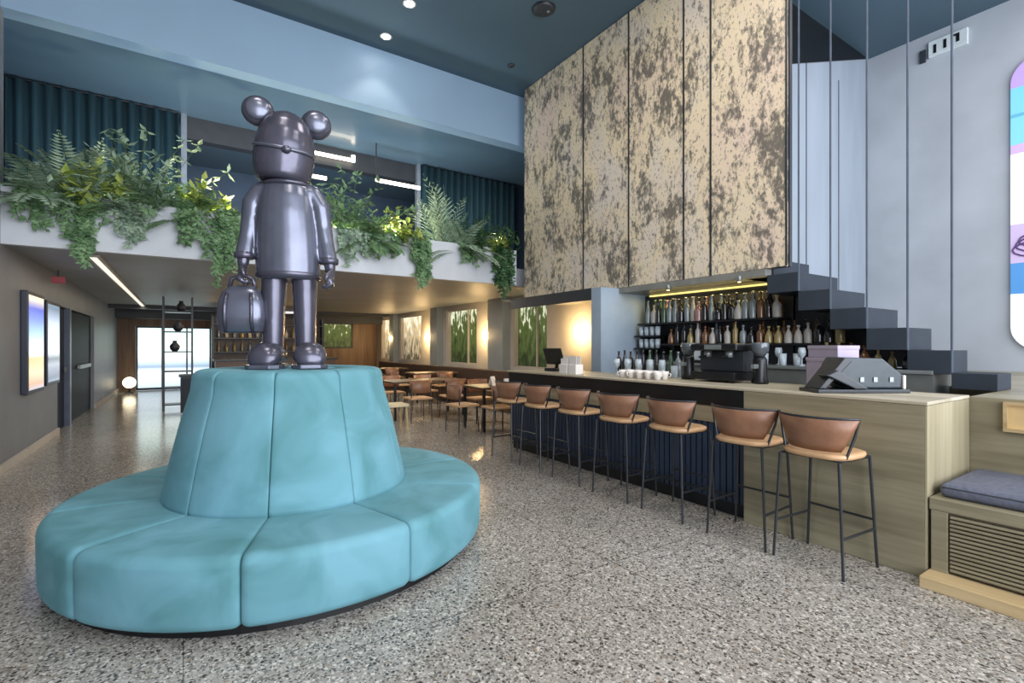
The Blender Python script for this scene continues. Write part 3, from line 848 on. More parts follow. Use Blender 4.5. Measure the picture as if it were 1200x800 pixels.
# glasses
def gprof(k):
    if k == 0: return [(0.030, 0), (0.034, 0.004), (0.040, 0.13), (0.036, 0.128), (0.030, 0.012), (0.002, 0.010)]
    return [(0.034, 0), (0.034, 0.005), (0.006, 0.012), (0.006, 0.08), (0.034, 0.11), (0.040, 0.15), (0.032, 0.195), (0.030, 0.194), (0.036, 0.15), (0.002, 0.09)]
M_gl = mat('glassware', (178, 190, 198), 0.1, coat=0.5, var=0.1)
GME = [None, None]
def glass(k, loc, where, m=None, name=None):
    if GME[k] is None:
        o = MB().lathe(gprof(k), 14, cap1=True).build('tumbler' if k == 0 else 'wine_glass', M_gl, smooth=True); GME[k] = o.data
    else:
        o = bpy.data.objects.new('tumbler' if k == 0 else 'wine_glass', GME[k]); COL.objects.link(o)
    o.location = loc
    n = 'tumbler' if k == 0 else 'stemmed wine glass'
    tag(o, 'clear %s %s' % (n, where), 'glass', 'clear %ss %s' % (n, where))
for i in range(16):
    glass(i % 3 == 0 and 1 or 0, (5.44 + 0.1 * (i % 2), 2.68 + i * 0.1, 1.236), 'on the steel back counter')
for z in (1.60, 1.42):
    for i in range(4):
        glass(0, (5.69, 4.80 + i * 0.1, z), 'on the %s short shelf' % ('upper' if z > 1.5 else 'lower'))
for i in range(10):
    glass(1 if i % 2 else 0, (4.48 - 0.1 * (i % 2), 3.55 + i * 0.085, 1.10), 'in the cluster on the bar top')

y = 3.58
while y < 4.5:
    bottle(random.choice((0, 2)), random.choice(['dark', 'clear', 'dark', 'green']), (4.58, y, 1.10), 'along the staff edge of the bar top', 0.9)
    y += 0.10
# things on the bar
def cup(loc, label, first=None):
    if first: return dup(first, loc, random.random() * 6, label)
    t = thing('cup', loc, label, 'cup', 'white cups grouped on the bar top')
    MB().lathe([(0.026, 0), (0.03, 0.004), (0.042, 0.06), (0.045, 0.085), (0.041, 0.085), (0.036, 0.03), (0.002, 0.012)], 16).build('bowl', M_white, t, smooth=True)
    MB().tube([(0.04, 0, 0.07), (0.068, 0, 0.06), (0.066, 0, 0.035), (0.036, 0, 0.025)], 0.006, 6).build('handle', M_white, t, smooth=True)
    return t
c0 = None
for i in range(5):
    for j in range(2):
        p = (4.05 + 0.11 * j, 3.42 + i * 0.12, 1.10)
        if c0 is None: c0 = cup(p, 'white cup in the group of cups on the bar top')
        else: cup(p, None, c0)
for i, (yy, w) in enumerate(((4.66, 0.075), (4.83, 0.075))):
    t = thing('menu_holder', (4.02, yy, 1.10), ['white caddy holding upright cards on bar top, the nearer of two', 'white caddy holding upright cards on bar top, the farther of two'][i], 'caddy', 'white card caddies on the bar')
    MB().box(-0.06, 0.06, -w, w, 0, 0.12).build('caddy_box', M_white, t, bevel=0.006)
    for q in range(3):
        MB().box(-0.04 + 0.035 * q, -0.034 + 0.035 * q, -w * 0.85, w * 0.85, 0.121, 0.22 - 0.03 * ((q + i) % 2)).build('card', M_white, t)
def pos(loc, rz, label, s=1.0):
    t = thing('till_terminal', loc, label, 'till', rz=rz); t.scale = (s, s, s)
    MB().box(-0.11, 0.11, -0.13, 0.13, 0, 0.05).build('base', M_black, t, bevel=0.015)
    MB().tube([(0.05, 0, 0.05), (0.06, 0, 0.14), (0.0, 0, 0.22)], 0.028, 10).build('neck', M_black, t, smooth=True)
    q = MB().box(-0.015, 0.015, -0.19, 0.19, -0.14, 0.14).build('screen', M_black, t, bevel=0.008); q.location = (-0.02, 0, 0.24); q.rotation_euler = (0, radians(-22), 0)
    return t
pos((4.28, 5.40, 1.10), radians(10), 'small black till terminal at the far end of the bar top', 0.85)

# big slanted till at the near end: a wedge housing, a leaning screen, sockets and feet
t = thing('cash_register', (4.22, 1.68, 1.10), 'large dark cash register with slanted screen at the near end of the bar', 'cash register', rz=radians(-33.5))
M_teal = mat('register_teal', (44, 56, 64), 0.35, var=0.2, scale=14)
M_tdk = mat('register_dark', (30, 36, 44), 0.3, var=0.2, scale=10)
w = MB(); pr = [(-0.10, 0.03), (0.32, 0.03), (0.33, 0.13), (0.18, 0.255), (-0.13, 0.265), (-0.17, 0.20)]
def zz(pts, y0, y1, mb): return mb.grid([[(x, y0, z) for x, z in pts], [(x, y1, z) for x, z in pts]], True, True, True)
zz(pr, -0.02, 0.17, w); w.build('housing', M_teal, t, bevel=0.012)
l_ = MB(); zz([(-0.32, 0.03), (-0.27, 0.03), (-0.07, 0.24), (-0.13, 0.262)], -0.06, 0.14, l_); zz([(-0.28, 0.13), (-0.20, 0.17), (0.03, 0.03), (-0.07, 0.03)], -0.09, 0.05, l_)
l_.build('screen', M_tdk, t, bevel=0.008)
MB().box(-0.34, 0.34, -0.08, 0.17, 0.0, 0.028).build('base', M_tdk, t, bevel=0.006)
for q in (0.02, 0.12, 0.24):
    MB().box(q - 0.014, q + 0.014, -0.028, -0.0205, 0.08, 0.115).build('socket', M_inox, t)
MB().box(0.325, 0.345, -0.03, 0.10, 0.029, 0.13).build('side_plate', M_white, t, bevel=0.004)
for i, (lx, ly, z0, hx, hy, hz, nm) in enumerate(((4.52, 2.02, 1.10, 0.09, 0.14, 0.25, 'lower of two pale lilac boxes stacked behind the cash register'),
                                         (4.52, 1.98, 1.352, 0.09, 0.18, 0.10, 'upper of two pale lilac boxes stacked behind the cash register'))):
    o = thing('carton', (lx, ly, z0), nm, 'box', 'pale lilac boxes on the bar', rz=radians(-30))
    MB().box(-hx, hx, -hy, hy, 0, hz - 0.012).build('carton_body', M_lil, o, bevel=0.004)
    MB().box(-hx - 0.004, hx + 0.004, -hy - 0.004, hy + 0.004, hz - 0.03, hz).build('lid', M_lil, o, bevel=0.003)
# coffee machine and grinder on the back side of the bar
t = thing('coffee_machine', (4.40, 2.93, 1.10), 'black espresso machine with steel panel standing on the bar top', 'coffee machine')
MB().box(-0.16, 0.16, -0.24, 0.24, 0.02, 0.10).build('drip_base', M_black, t, bevel=0.01)
MB().box(0.0, 0.16, -0.24, 0.24, 0.101, 0.30).build('back_body', M_char, t, bevel=0.01)
MB().box(-0.15, 0.16, -0.25, 0.25, 0.301, 0.37).build('head', M_black, t, bevel=0.015)
MB().box(-0.156, -0.151, -0.10, 0.08, 0.315, 0.36).build('steel_panel', M_inox, t)
for q in (-0.13, 0.10):
    g_ = MB().lathe([(0.034, 0.24), (0.036, 0.30)], 14, c=(-0.07, q, 0)).build('group_head', M_inox, t, smooth=True)
    MB().tube([(-0.09, q, 0.25), (-0.2, q, 0.24)], 0.012, 8).build('handle', M_black, g_)
for k in range(4):
    MB().lathe([(0.012, 0.0), (0.014, 0.02)], 8, c=(-0.1 + 0.07 * k, -0.2 + 0.12 * k, 0)).build('foot', M_black, t)
def grinder(loc, label):
    t = thing('coffee_grinder', loc, label, 'coffee grinder', 'black coffee grinders by the espresso machine')
    MB().lathe([(0.07, 0), (0.075, 0.02), (0.06, 0.06), (0.06, 0.22), (0.045, 0.25)], 18).build('grinder_body', M_black, t, smooth=True)
    MB().lathe([(0.04, 0.251), (0.075, 0.31), (0.078, 0.37), (0.07, 0.38)], 18).build('hopper', mat('smoky_hopper', (84, 90, 96), 0.15, coat=0.4), t, smooth=True)
    MB().box(-0.12, -0.05, -0.02, 0.02, 0.14, 0.18).build('spout', M_inox, t, bevel=0.006)
    return t
grinder((4.44, 3.34, 1.10), 'black coffee grinder at the far side of the espresso machine')
grinder((4.44, 2.56, 1.10), 'black coffee grinder at the near side of the espresso machine')
t = thing('water_dispenser', (4.95, 3.12, 1.0), 'tall steel framed dispenser behind the espresso machine', 'dispenser')
t.location = (5.42, 3.9, 1.236)
MB().box(-0.05, 0.05, -0.08, 0.08, 0, 0.03).build('dispenser_base', M_black, t, bevel=0.005)
MB().box(-0.04, 0.04, -0.07, 0.07, 0.031, 0.22).build('tank', M_gl, t, bevel=0.01)
MB().box(-0.05, 0.05, -0.08, 0.08, 0.221, 0.236).build('lid', M_black, t, bevel=0.005)

# strip lamp under the soffit
t = tag(box(5.86, 5.895, 3.25, 5.1, 2.185, 2.205).build('strip_light', E_yel), 'yellow strip light along the soffit above the bottle shelves', 'light')
# small downlights hung under the bar canopy
dl0 = None
for i, y in enumerate((3.3, 4.3, 5.9, 6.9)):
    if dl0 is None:
        dl0 = thing('canopy_light', (5.30, y, 2.25), 'x', 'light', 'small lamps under the bar canopy')
        MB().lathe([(0.02, -0.001), (0.024, -0.01), (0.024, -0.07), (0.018, -0.072)], 12).build('lamp_body', M_inox, dl0, smooth=True)
        MB().lathe([(0.0, -0.074), (0.017, -0.073)], 12).build('bulb', E_warm, dl0)
        q = dl0
    else: q = dup(dl0, (5.30, y, 2.25))
    q['label'] = ['small steel lamp under copper panels, nearest the stair', 'second small steel lamp under copper panels from the stair', 'third small steel lamp under copper panels from the stair', 'small steel lamp under copper panels, farthest from the stair'][i]

# ------------------------------------------------------------------ sconces
sc0 = None
SCY = [(7.48, 'disc wall lamp on the lounge wall just past the bar end'), (11.15, 'disc wall lamp between the two hedge windows'),
       (14.85, 'disc wall lamp left of the second hedge window'), (17.95, 'farthest disc wall lamp in the lounge')]
for i, (y, lb) in enumerate(SCY):
    if sc0 is None:
        sc0 = thing('wall_lamp', (XS - 0.01, y, 1.72), lb, 'wall lamp', 'disc wall lamps in the lounge')
        a = MB().lathe([(0.0, 0), (0.05, 0.0), (0.05, 0.05), (0.0, 0.05)], 20).build('lamp_stem', M_steel, sc0); a.rotation_euler = (0, -pi / 2, 0)
        a = MB().lathe([(0.0, 0.051), (0.13, 0.053), (0.13, 0.062), (0.0, 0.064)], 28).build('shade', M_white, sc0, smooth=False); a.rotation_euler = (0, -pi / 2, 0)
        a = MB().lathe([(0.055, 0.02), (0.12, 0.03), (0.12, 0.045), (0.055, 0.045)], 28).build('light_ring', E_warm, sc0); a.rotation_euler = (0, -pi / 2, 0)
    else:
        dup(sc0, (XS - 0.01, y, 1.72), None, lb)
    light('sconce_glow', 'POINT', (XS - 0.26, y, 1.72), 36, (255, 214, 150), 0.10)

# ------------------------------------------------------------------ ceiling fittings
cl0 = None
for i, (x, y, lb) in enumerate(((2.62, 7.50, 'glowing ceiling downlight nearer the blue beam'), (2.64, 6.60, 'glowing ceiling downlight farther from the blue beam'))):
    if cl0 is None:
        cl0 = thing('downlight', (x, y, H), lb, 'downlight', 'recessed ceiling downlights')
        MB().lathe([(0.085, -0.001), (0.095, -0.012), (0.07, -0.018), (0.065, -0.002)], 24).build('trim_ring', M_white, cl0, smooth=True)
        MB().lathe([(0.0, -0.012), (0.063, -0.010)], 24).build('lens', emis('downlight_lens', (255, 252, 245), 40), cl0)
    else: dup(cl0, (x, y, H), None, lb)
    light('downlight_beam', 'SPOT', (x, y, H - 0.05), 25, (255, 244, 228), 0.06, spot=90)
sp = thing('ceiling_speaker', (4.28, 5.65, H), 'dark round ceiling speaker in the blue ceiling', 'speaker')
MB().lathe([(0.15, -0.001), (0.155, -0.02), (0.12, -0.04), (0.0, -0.045)], 30).build('grille', M_char, sp, smooth=True)
MB().lathe([(0.15, -0.0005), (0.165, -0.004), (0.165, -0.014), (0.155, -0.019)], 30).build('rim', M_black, sp, smooth=True)
MB().ell((0.05, -0.04, -0.05), (0.022, 0.022, 0.012), 12, 6).build('indicator', M_inox, sp, smooth=True)
sk = thing('smoke_detector', (4.68, 7.10, H), 'small dark smoke detector on the ceiling near the copper panels', 'detector')
MB().lathe([(0.055, -0.001), (0.06, -0.015), (0.04, -0.03), (0.0, -0.033)], 20).build('detector_body', M_char, sk, smooth=True)
MB().lathe([(0.0, -0.042), (0.015, -0.04), (0.015, -0.034)], 12).build('sensor', M_black, sk)

# sign on the right wall just under the ceiling
sg = thing('exit_sign', (XR - 0.001, 2.63, 5.88), 'pale sign box with dark marks under the ceiling on grey wall', 'sign')
MB().box(-0.05, 0, -0.26, 0.20, -0.02, 0.22).build('sign_box', mat('sign_pale', (214, 224, 226), 0.4), sg, bevel=0.008)
MB().box(-0.056, -0.051, 0.10, 0.135, 0.02, 0.15).build('sign_mark', M_black, sg)
MB().box(-0.056, -0.051, -0.02, 0.015, 0.04, 0.17).build('sign_mark', M_black, sg)
sm = MB().box(-0.056, -0.051, -0.17, -0.08, 0.155, 0.185).box(-0.056, -0.051, -0.17, -0.13, 0.06, 0.155)
sm.build('sign_mark', M_black, sg)
MB().box(-0.04, 0, 0.24, 0.31, -0.05, 0.14).build('side_box', M_step, sg, bevel=0.006)

# glowing striped panel on the right wall
pn = thing('wall_mounted_light_panel', (XR, 0.97, 3.38), 'tall rounded light panel with lilac, cyan and blue bands on grey wall', 'light panel')
n = 10; hw, hh, rr = 0.95, 2.0, 0.32
pts = []
for cx, cz, a0 in ((hw - rr, hh - rr, 0), (-(hw - rr), hh - rr, 90), (-(hw - rr), -(hh - rr), 180), (hw - rr, -(hh - rr), 270)):
    for k in range(n + 1):
        a = radians(a0 + 90 * k / n); pts.append((cx + rr * cos(a), cz + rr * sin(a)))
stp = [(0.0, (244, 244, 250)), (0.195, (86, 146, 206)), (0.30, (196, 178, 214)), (0.43, (242, 242, 250)), (0.675, (196, 168, 214)), (0.705, (124, 200, 228)), (0.80, (96, 170, 200)), (0.81, (124, 200, 228)), (0.90, (184, 158, 216)), (0.985, (168, 170, 214))]
MB().grid([[(-0.003, y, z) for y, z in pts], [(-0.05, y, z) for y, z in pts]], True, True, True).build('panel_face', stripes('panel_bands', stp, 0.28, -hh, hh, 'CONSTANT'), pn)
# dark scribbled arcs across the lilac band
for q in range(3):
    ar = [(-0.056, 0.93 - 0.03 * q - 0.35 * (1 - cos(radians(a))), -0.62 + 0.06 * q + 0.12 * sin(radians(a))) for a in range(-80, 100, 20)]
    MB().tube(ar, 0.012, 6).build('scribble', mat('scribble_violet', (92, 66, 120), 0.5), pn)

# ------------------------------------------------------------------ left wall: screens and exit lamp
def screen(y0, y1, z0, z1, lb, m):
    t = thing('wall_screen', (XL + 0.001, (y0 + y1) / 2, (z0 + z1) / 2), lb, 'screen', 'upright screens on the left wall')
    hy, hz = (y1 - y0) / 2, (z1 - z0) / 2
    MB().box(0, 0.07, -hy, hy, -hz, hz).build('casing', mat('casing_navy', (24, 30, 46), 0.35), t, bevel=0.008)
    MB().box(0.071, 0.074, -hy + 0.05, hy - 0.05, -hz + 0.05, hz - 0.05).build('display', m, t)
    return t
sA = stripes('display_sky', [(0.0, (170, 178, 200)), (0.08, (190, 150, 120)), (0.2, (224, 196, 160)), (0.34, (214, 176, 120)), (0.40, (224, 232, 244)), (0.6, (150, 180, 226)), (0.85, (96, 110, 200)), (0.97, (238, 226, 190))], 1.0, -0.65, 0.65)
sB = stripes('display_grey', [(0.0, (150, 160, 180)), (0.1, (96, 104, 120)), (0.25, (160, 166, 178)), (0.32, (90, 98, 110)), (0.4, (208, 214, 224)), (0.75, (190, 204, 226)), (0.9, (120, 140, 160))], 0.9, -0.65, 0.65)
screen(8.72, 9.62, 0.82, 2.16, 'upright wall screen showing a blue sky picture, nearer the camera', sA)
screen(9.80, 10.70, 0.86, 2.12, 'upright wall screen showing a grey picture, beside the navy door', sB)
ex = thing('exit_lamp', (-1.60, 10.2, 2.46), 'small red sign lamp hanging near the left wall above the screens', 'sign')
MB().box(-0.08, 0.08, -0.02, 0.02, -0.05, 0.05).build('lamp_case', emis('sign_red', (140, 60, 66), 0.2), ex, bevel=0.006)
MB().box(-0.01, 0.01, -0.01, 0.01, 0.051, 0.15).build('hanger', M_char, ex)

# strip light on the lower ceiling
t = thing('ceiling_strip', (-0.96, 13.6, LOW), 'long strip light in the lower ceiling running into the corridor', 'light')
MB().box(-0.07, 0.07, -5.4, 5.4, -0.03, -0.001).build('strip_housing', M_wall2, t)
MB().box(-0.035, 0.035, -5.35, 5.35, -0.036, -0.031).build('diffuser', emis('strip_soft', (255, 246, 228), 0.8), t)
# linear lamps on the mezzanine
for i, (x0, x1, y, z, lb) in enumerate(((1.95, 2.75, 9.84, 5.08, 'white linear lamp with bent end behind the statue head'), (3.05, 3.95, 9.3, 4.60, 'white linear lamp low on the mezzanine, left of the right-hand curtain'), (1.75, 2.15, 9.3, 4.46, 'short white linear lamp just right of the statue shoulder'))):
    t = thing('linear_lamp', ((x0 + x1) / 2, y, z), lb, 'lamp', 'white linear lamps on the mezzanine')
    h = (x1 - x0) / 2
    MB().box(-h, h, -0.02, 0.02, -0.03, 0.03).build('tube', E_strip, t, bevel=0.005)
    if i == 0: MB().box(h + 0.001, h + 0.06, -0.02, 0.02, -0.03, 0.10).build('bent_end', E_strip, t)
    MB().box(-h, -h + 0.02, -0.008, 0.008, 0.031, 5.3 - z).build('hanger', M_char, t)

# ------------------------------------------------------------------ plants on the parapet
def leaflet(mb, p, d, n, ln, wd):
    """pointed leaf with a fold, from p along d"""
    d = d.normalized(); s = d.cross(n)
    if s.length < 1e-4: s = Vector((1, 0, 0))
    s.normalize(); up = s.cross(d)
    a = p; b_ = p + d * ln * 0.45 + s * wd * 0.5 - up * wd * 0.12; c = p + d * ln; e = p + d * ln * 0.45 - s * wd * 0.5 - up * wd * 0.12
    f = p + d * ln * 0.5 + up * wd * 0.05
    mb.add([a, b_, c, e, f], [(0, 1, 4), (1, 2, 4), (2, 3, 4), (3, 0, 4)])
def fern(name, loc, label, n, ln, mi, up=0.75, pal=False, wid=0.16, front=0.25):
    n = int(n * 1.1)
    t = thing(name, loc, label, 'plant', 'plants along the mezzanine parapet')
    mb = MB(); sb = MB()
    for k in range(n):
        az = random.uniform(0, 2 * pi); el = random.uniform(up - 0.5, up + 0.5)
        L_ = ln * random.uniform(0.7, 1.1)
        d = Vector((cos(az) * cos(el), sin(az) * cos(el) - front, sin(el))).normalized()
        p = Vector((random.uniform(-0.1, 0.1), random.uniform(-0.06, 0.06), 0.0)); pts = [p]
        ns = 12
        for i in range(ns):
            d = (d + Vector((0, 0, -0.055 - 0.07 * (i / ns) * (0.6 if pal else 1.2)))).normalized()
            p = p + d * L_ / ns; pts.append(p)
        sb.tube(pts[::2] + ([pts[-1]] if ns % 2 else []), 0.004, 4, False)
        for i in range(2, len(pts)):
            dd = (pts[i] - pts[i - 1]).normalized(); side = dd.cross(Vector((0, 0, 1)))
            if side.length < 0.05: side = Vector((1, 0, 0))
            side.normalize(); nn = side.cross(dd)
            w_ = wid * sin(pi * min(1, 0.18 + 0.82 * i / ns)) ** 0.7 + 0.02
            for s in (-1, 1):
                leaflet(mb, pts[i], side * s * 0.9 + dd * (0.9 if pal else 0.45) + Vector((0, 0, -0.15)), nn, w_, 0.035 if not pal else 0.022)
                if not pal:
                    leaflet(mb, (pts[i] + pts[i - 1]) / 2, side * s * 0.9 + dd * 0.45 + Vector((0, 0, -0.2)), nn, w_ * 0.96, 0.032)
    mb.build('fronds', M_lf[mi], t); sb.build('stems', M_stem, t)
    return t
def bushy(name, loc, label, n, ln, mi, ls=0.11):
    t = thing(name, loc, label, 'plant', 'plants along the mezzanine parapet')
    mb = MB(); sb = MB()
    for k in range(n):
        az = random.uniform(0, 2 * pi); el = random.uniform(0.5, 1.5); L_ = ln * random.uniform(0.5, 1.05)
        d = Vector((cos(az) * cos(el), sin(az) * cos(el) - 0.15, sin(el))).normalized(); p = Vector((random.uniform(-0.18, 0.18), random.uniform(-0.06, 0.06), 0)); pts = [p]
        for i in range(9):
            d = (d + Vector((random.uniform(-.12, .12), random.uniform(-.12, .12), -0.05))).normalized(); p = p + d * L_ / 9; pts.append(p)
            for q in range(3):
                dv = Vector((random.uniform(-1, 1), random.uniform(-1, 0.6), random.uniform(-0.6, 0.7)))
                leaflet(mb, p, dv, Vector((0, 0, 1)), ls * random.uniform(0.7, 1.2), ls * 0.5)
        sb.tube(pts[::3], 0.004, 4, False)
    mb.build('leaves', M_lf[mi], t); sb.build('stems', M_stem, t)
    return t
def trail(name, loc, label, n, drop, mi, spread=0.28, ls=0.075):
    n = int(n * 1.15); ls *= 1.05
    t = thing(name, loc, label, 'plant', 'plants along the mezzanine parapet')
    mb = MB(); sb = MB()
    for k in range(n):
        x = random.uniform(-spread, spread); dl = drop * random.uniform(0.35, 1.0) * (1 - 0.5 * abs(x) / spread)
        y_e = -0.27 - random.uniform(0, 0.08)
        pts = [Vector((x * 0.7, random.uniform(-0.05, 0.05), 0.0)), Vector((x * 0.85, -0.12, 0.22 + random.uniform(-0.08, 0.12))), Vector((x, y_e, 0.12))]
        m_ = max(4, int(dl / 0.05))
        for i in range(m_):
            pts.append(Vector((x + 0.03 * sin(i * 0.9 + k), y_e - 0.012 * sin(i * 1.3 + k), 0.12 - (i + 1) * (dl + 0.12) / m_)))
        sb.tube(pts, 0.0035, 4, False)
        for i in range(1, len(pts)):
            for q in range(4):
                p = pts[i] + (pts[i - 1] - pts[i]) * random.random()
                dv = Vector((random.uniform(-1, 1), random.uniform(-0.9, 0.12), random.uniform(-0.9, 0.15)))
                leaflet(mb, p, dv, Vector((0, -1, 0.3)), ls * random.uniform(0.7, 1.3), ls * 0.55)
    mb.build('leaves', M_lf[mi], t); sb.build('vines', M_stem, t)
    return t
PZ, PY = 3.125, 8.12
fern('fern', (-1.45, PY, PZ), 'grey-green fern at the far left end of the parapet', 26, 0.95, 1)
trail('trailing_plant', (-1.42, PY, PZ), 'short trailing plant under the leftmost fern on the pale parapet', 12, 0.42, 0, 0.2)
fern('fern', (-1.05, PY + 0.05, PZ), 'tall fern behind the lime plant, before left curtain', 22, 1.0, 1, 1.0)
bushy('leafy_plant', (-0.98, PY - 0.05, PZ), 'lime green lit plant at the left of the parapet', 9, 0.75, 2, 0.17)
trail('trailing_plant', (-0.98, PY, PZ), 'long vine hanging under the left lime plant below parapet edge', 16, 0.78, 0, 0.20)
bushy('leafy_plant', (-0.45, PY + 0.02, PZ), 'large bushy grey-green plant in front of the left curtain', 30, 1.15, 1, 0.13)
fern('fern', (-0.40, PY, PZ), 'fern spreading low from the large bushy plant', 16, 0.85, 0, 0.7)
trail('trailing_plant', (-0.55, PY, PZ), 'trailing plant hanging below the large bushy plant', 12, 0.50, 1, 0.2)
fern('fern', (0.02, PY, PZ), 'green fern by the grey post on the mezzanine', 20, 0.8, 0, 0.6)
bushy('leafy_plant', (0.34, PY - 0.05, PZ), 'lime green lit plant just left of the statue arm', 9, 0.6, 2, 0.15)
trail('trailing_plant', (0.02, PY, PZ), 'trailing plant below the fern by the grey post', 10, 0.45, 0, 0.18)
trail('trailing_plant', (0.42, PY, PZ), 'long vine hanging just left of the statue arm', 22, 0.95, 0, 0.24)
fern('fern', (0.95, PY, PZ), 'fern directly behind the statue', 16, 0.8, 0, 0.6)
bushy('leafy_plant', (2.15, PY, PZ), 'bushy green plant just right of the statue arm', 36, 1.15, 0, 0.13)
trail('trailing_plant', (2.15, PY, PZ), 'trailing plant just right of the statue arm', 14, 0.5, 1, 0.32)
fern('fern', (2.62, PY, PZ), 'low green fern right of the bushy plant', 24, 0.9, 0, 0.5)
trail('trailing_plant', (2.68, PY, PZ), 'trailing plant in the middle between statue and copper panels', 12, 0.42, 0, 0.26)
bushy('leafy_plant', (3.12, PY - 0.04, PZ), 'lime green lit plant midway between statue and copper panels', 12, 0.65, 2, 0.13)
trail('trailing_plant', (3.36, PY, PZ), 'longest vine, hanging below the parapet left of the palm', 18, 0.92, 0, 0.16)
fern('palm', (3.92, PY + 0.03, PZ), 'upright pale palm on the parapet before the right curtain', 20, 1.3, 1, 1.2, True, 0.24, 0.05)
fern('fern', (4.25, PY, PZ), 'grey-green fern between the palm and the copper panels', 24, 0.95, 1, 0.6)
trail('trailing_plant', (4.35, PY, PZ), 'short trailing plant right of the palm', 12, 0.4, 0, 0.26)
bushy('leafy_plant', (4.66, PY, PZ), 'dark bushy plant near the copper panels', 28, 0.8, 3, 0.12)
bushy('leafy_plant', (5.05, PY - 0.05, PZ), 'lime green lit plant right beside the copper panels', 8, 0.5, 2, 0.13)
trail('trailing_plant', (5.0, PY, PZ), 'dark vine hanging beside the copper panels', 24, 1.0, 3, 0.2)
# small spotlights among the plants
for i, (x, e) in enumerate(((-0.80, 55), (0.52, 50), (2.05, 45), (3.0, 40), (5.0, 22))):
    t = thing('plant_spotlight', (x, YM + 0.33, 3.12), ['spotlight among the leaves at the left lime plant', 'spotlight among the leaves left of the statue', 'spotlight among the leaves right of the statue', 'spotlight among the leaves at the middle lime plant', 'spotlight among the leaves by the copper panels'][i], 'spotlight', 'small spotlights among the parapet plants')
    MB().lathe([(0.03, 0), (0.03, 0.012), (0.008, 0.014), (0.008, 0.06)], 12).build('spike', M_black, t)
    MB().lathe([(0.02, 0.061), (0.034, 0.075), (0.036, 0.13), (0.03, 0.131)], 14).build('lamp_head', M_black, t, smooth=True)
    light('plant_glow', 'POINT', (x, YM + 0.28, 3.34), e, (255, 240, 190), 0.03)

# ------------------------------------------------------------------ lounge furniture
def make_table(loc, label, lx, ly):
    t = thing('dining_table', loc, label, 'table', 'dining tables in the lounge')
    MB().box(-lx, lx, -ly, ly, 0.715, 0.75).build('tabletop', M_wdark, t, bevel=0.004)
    for sx in (-1, 1):
        for sy in (-1, 1):
            MB().box(sx * (lx - 0.06) - 0.02, sx * (lx - 0.06) + 0.02, sy * (ly - 0.06) - 0.02, sy * (ly - 0.06) + 0.02, 0, 0.714).build('leg', M_black, t)
    return t
make_table((4.15, 9.6, 0), 'dark wooden dining table nearest the sofa back, under the parapet', 0.8, 0.42)
make_table((4.75, 7.55, 0), 'dark wooden dining table just past the far end of the bar', 0.6, 0.4)
make_table((5.5, 12.2, 0), 'dark wooden dining table by the second hedge window', 0.6, 0.4)
make_table((5.3, 15.2, 0), 'dark wooden dining table by the farthest hedge-side pier', 0.6, 0.4)
def make_chair():
    t = thing('dining_chair', (0, 0, 0), 'x', 'chair', 'tan dining chairs in the lounge')
    MB().box(-0.22, 0.22, -0.21, 0.21, 0.43, 0.47).build('seat', M_leaths, t, bevel=0.018, seg=3)
    rows = []
    for zz_, half in ((0.56, 48), (0.66, 56), (0.80, 60)):
        rows.append([(0.25 * sin(radians(-half + 2 * half * k / 14)), 0.02 + 0.22 * cos(radians(-half + 2 * half * k / 14)), zz_) for k in range(15)])
    b_ = MB().grid(rows).build('backrest', M_leath, t, smooth=True)
    md = b_.modifiers.new('t', 'SOLIDIFY'); md.thickness = 0.02; md.offset = 0
    for sx in (-1, 1):
        for sy in (-1, 1):
            top = 0.74 if sy > 0 else 0.43
            MB().tube([(0.19 * sx, 0.17 * sy, top), (0.21 * sx, 0.2 * sy, 0)], [0.012, 0.01], 8).build('leg', M_black, t)
    return t
ch = make_chair()
CH = [(3.75, 8.95, 180, 'tan dining chair on near side of the table nearest the sofa, left one'), (4.5, 8.95, 175, 'tan dining chair on near side of the table nearest the sofa, right one'),
      (3.75, 10.3, 0, 'tan dining chair on far side of the table nearest the sofa, left one'), (4.5, 10.3, 5, 'tan dining chair on far side of the table nearest the sofa, right one'),
      (3.05, 9.6, 90, 'tan dining chair at the sofa end of the nearest table'),
      (4.3, 6.9, 180, 'tan dining chair on near side of the table past the bar'), (3.95, 7.5, 95, 'tan dining chair at the sofa-side end of the table past the bar'),
      (4.75, 8.25, 0, 'tan dining chair on far side of the table past the bar'), (5.5, 11.5, 180, 'tan dining chair before the table by second hedge window'),
      (4.65, 12.2, 90, 'tan dining chair at the end of the table by second hedge window'), (5.2, 14.5, 180, 'tan dining chair before the farthest table')]
for i, (x, y, a, lb) in enumerate(CH):
    if i == 0:
        ch.location = (x, y, 0); ch.rotation_euler = (0, 0, radians(a)); ch['label'] = lb
    else: dup(ch, (x, y, 0), radians(a), lb)
# pale stool beside the sofa back
t = thing('low_stool', (2.95, 8.15, 0), 'low pale wooden stool just right of the sofa back', 'stool')
MB().box(-0.24, 0.24, -0.18, 0.18, 0.42, 0.47).build('seat', mat('cream_pad', (216, 200, 162), 0.5), t, bevel=0.012)
for sx in (-1, 1):
    for sy in (-1, 1):
        MB().tube([(0.2 * sx, 0.14 * sy, 0.42), (0.22 * sx, 0.16 * sy, 0)], 0.02, 8).build('leg', M_oakl, t)
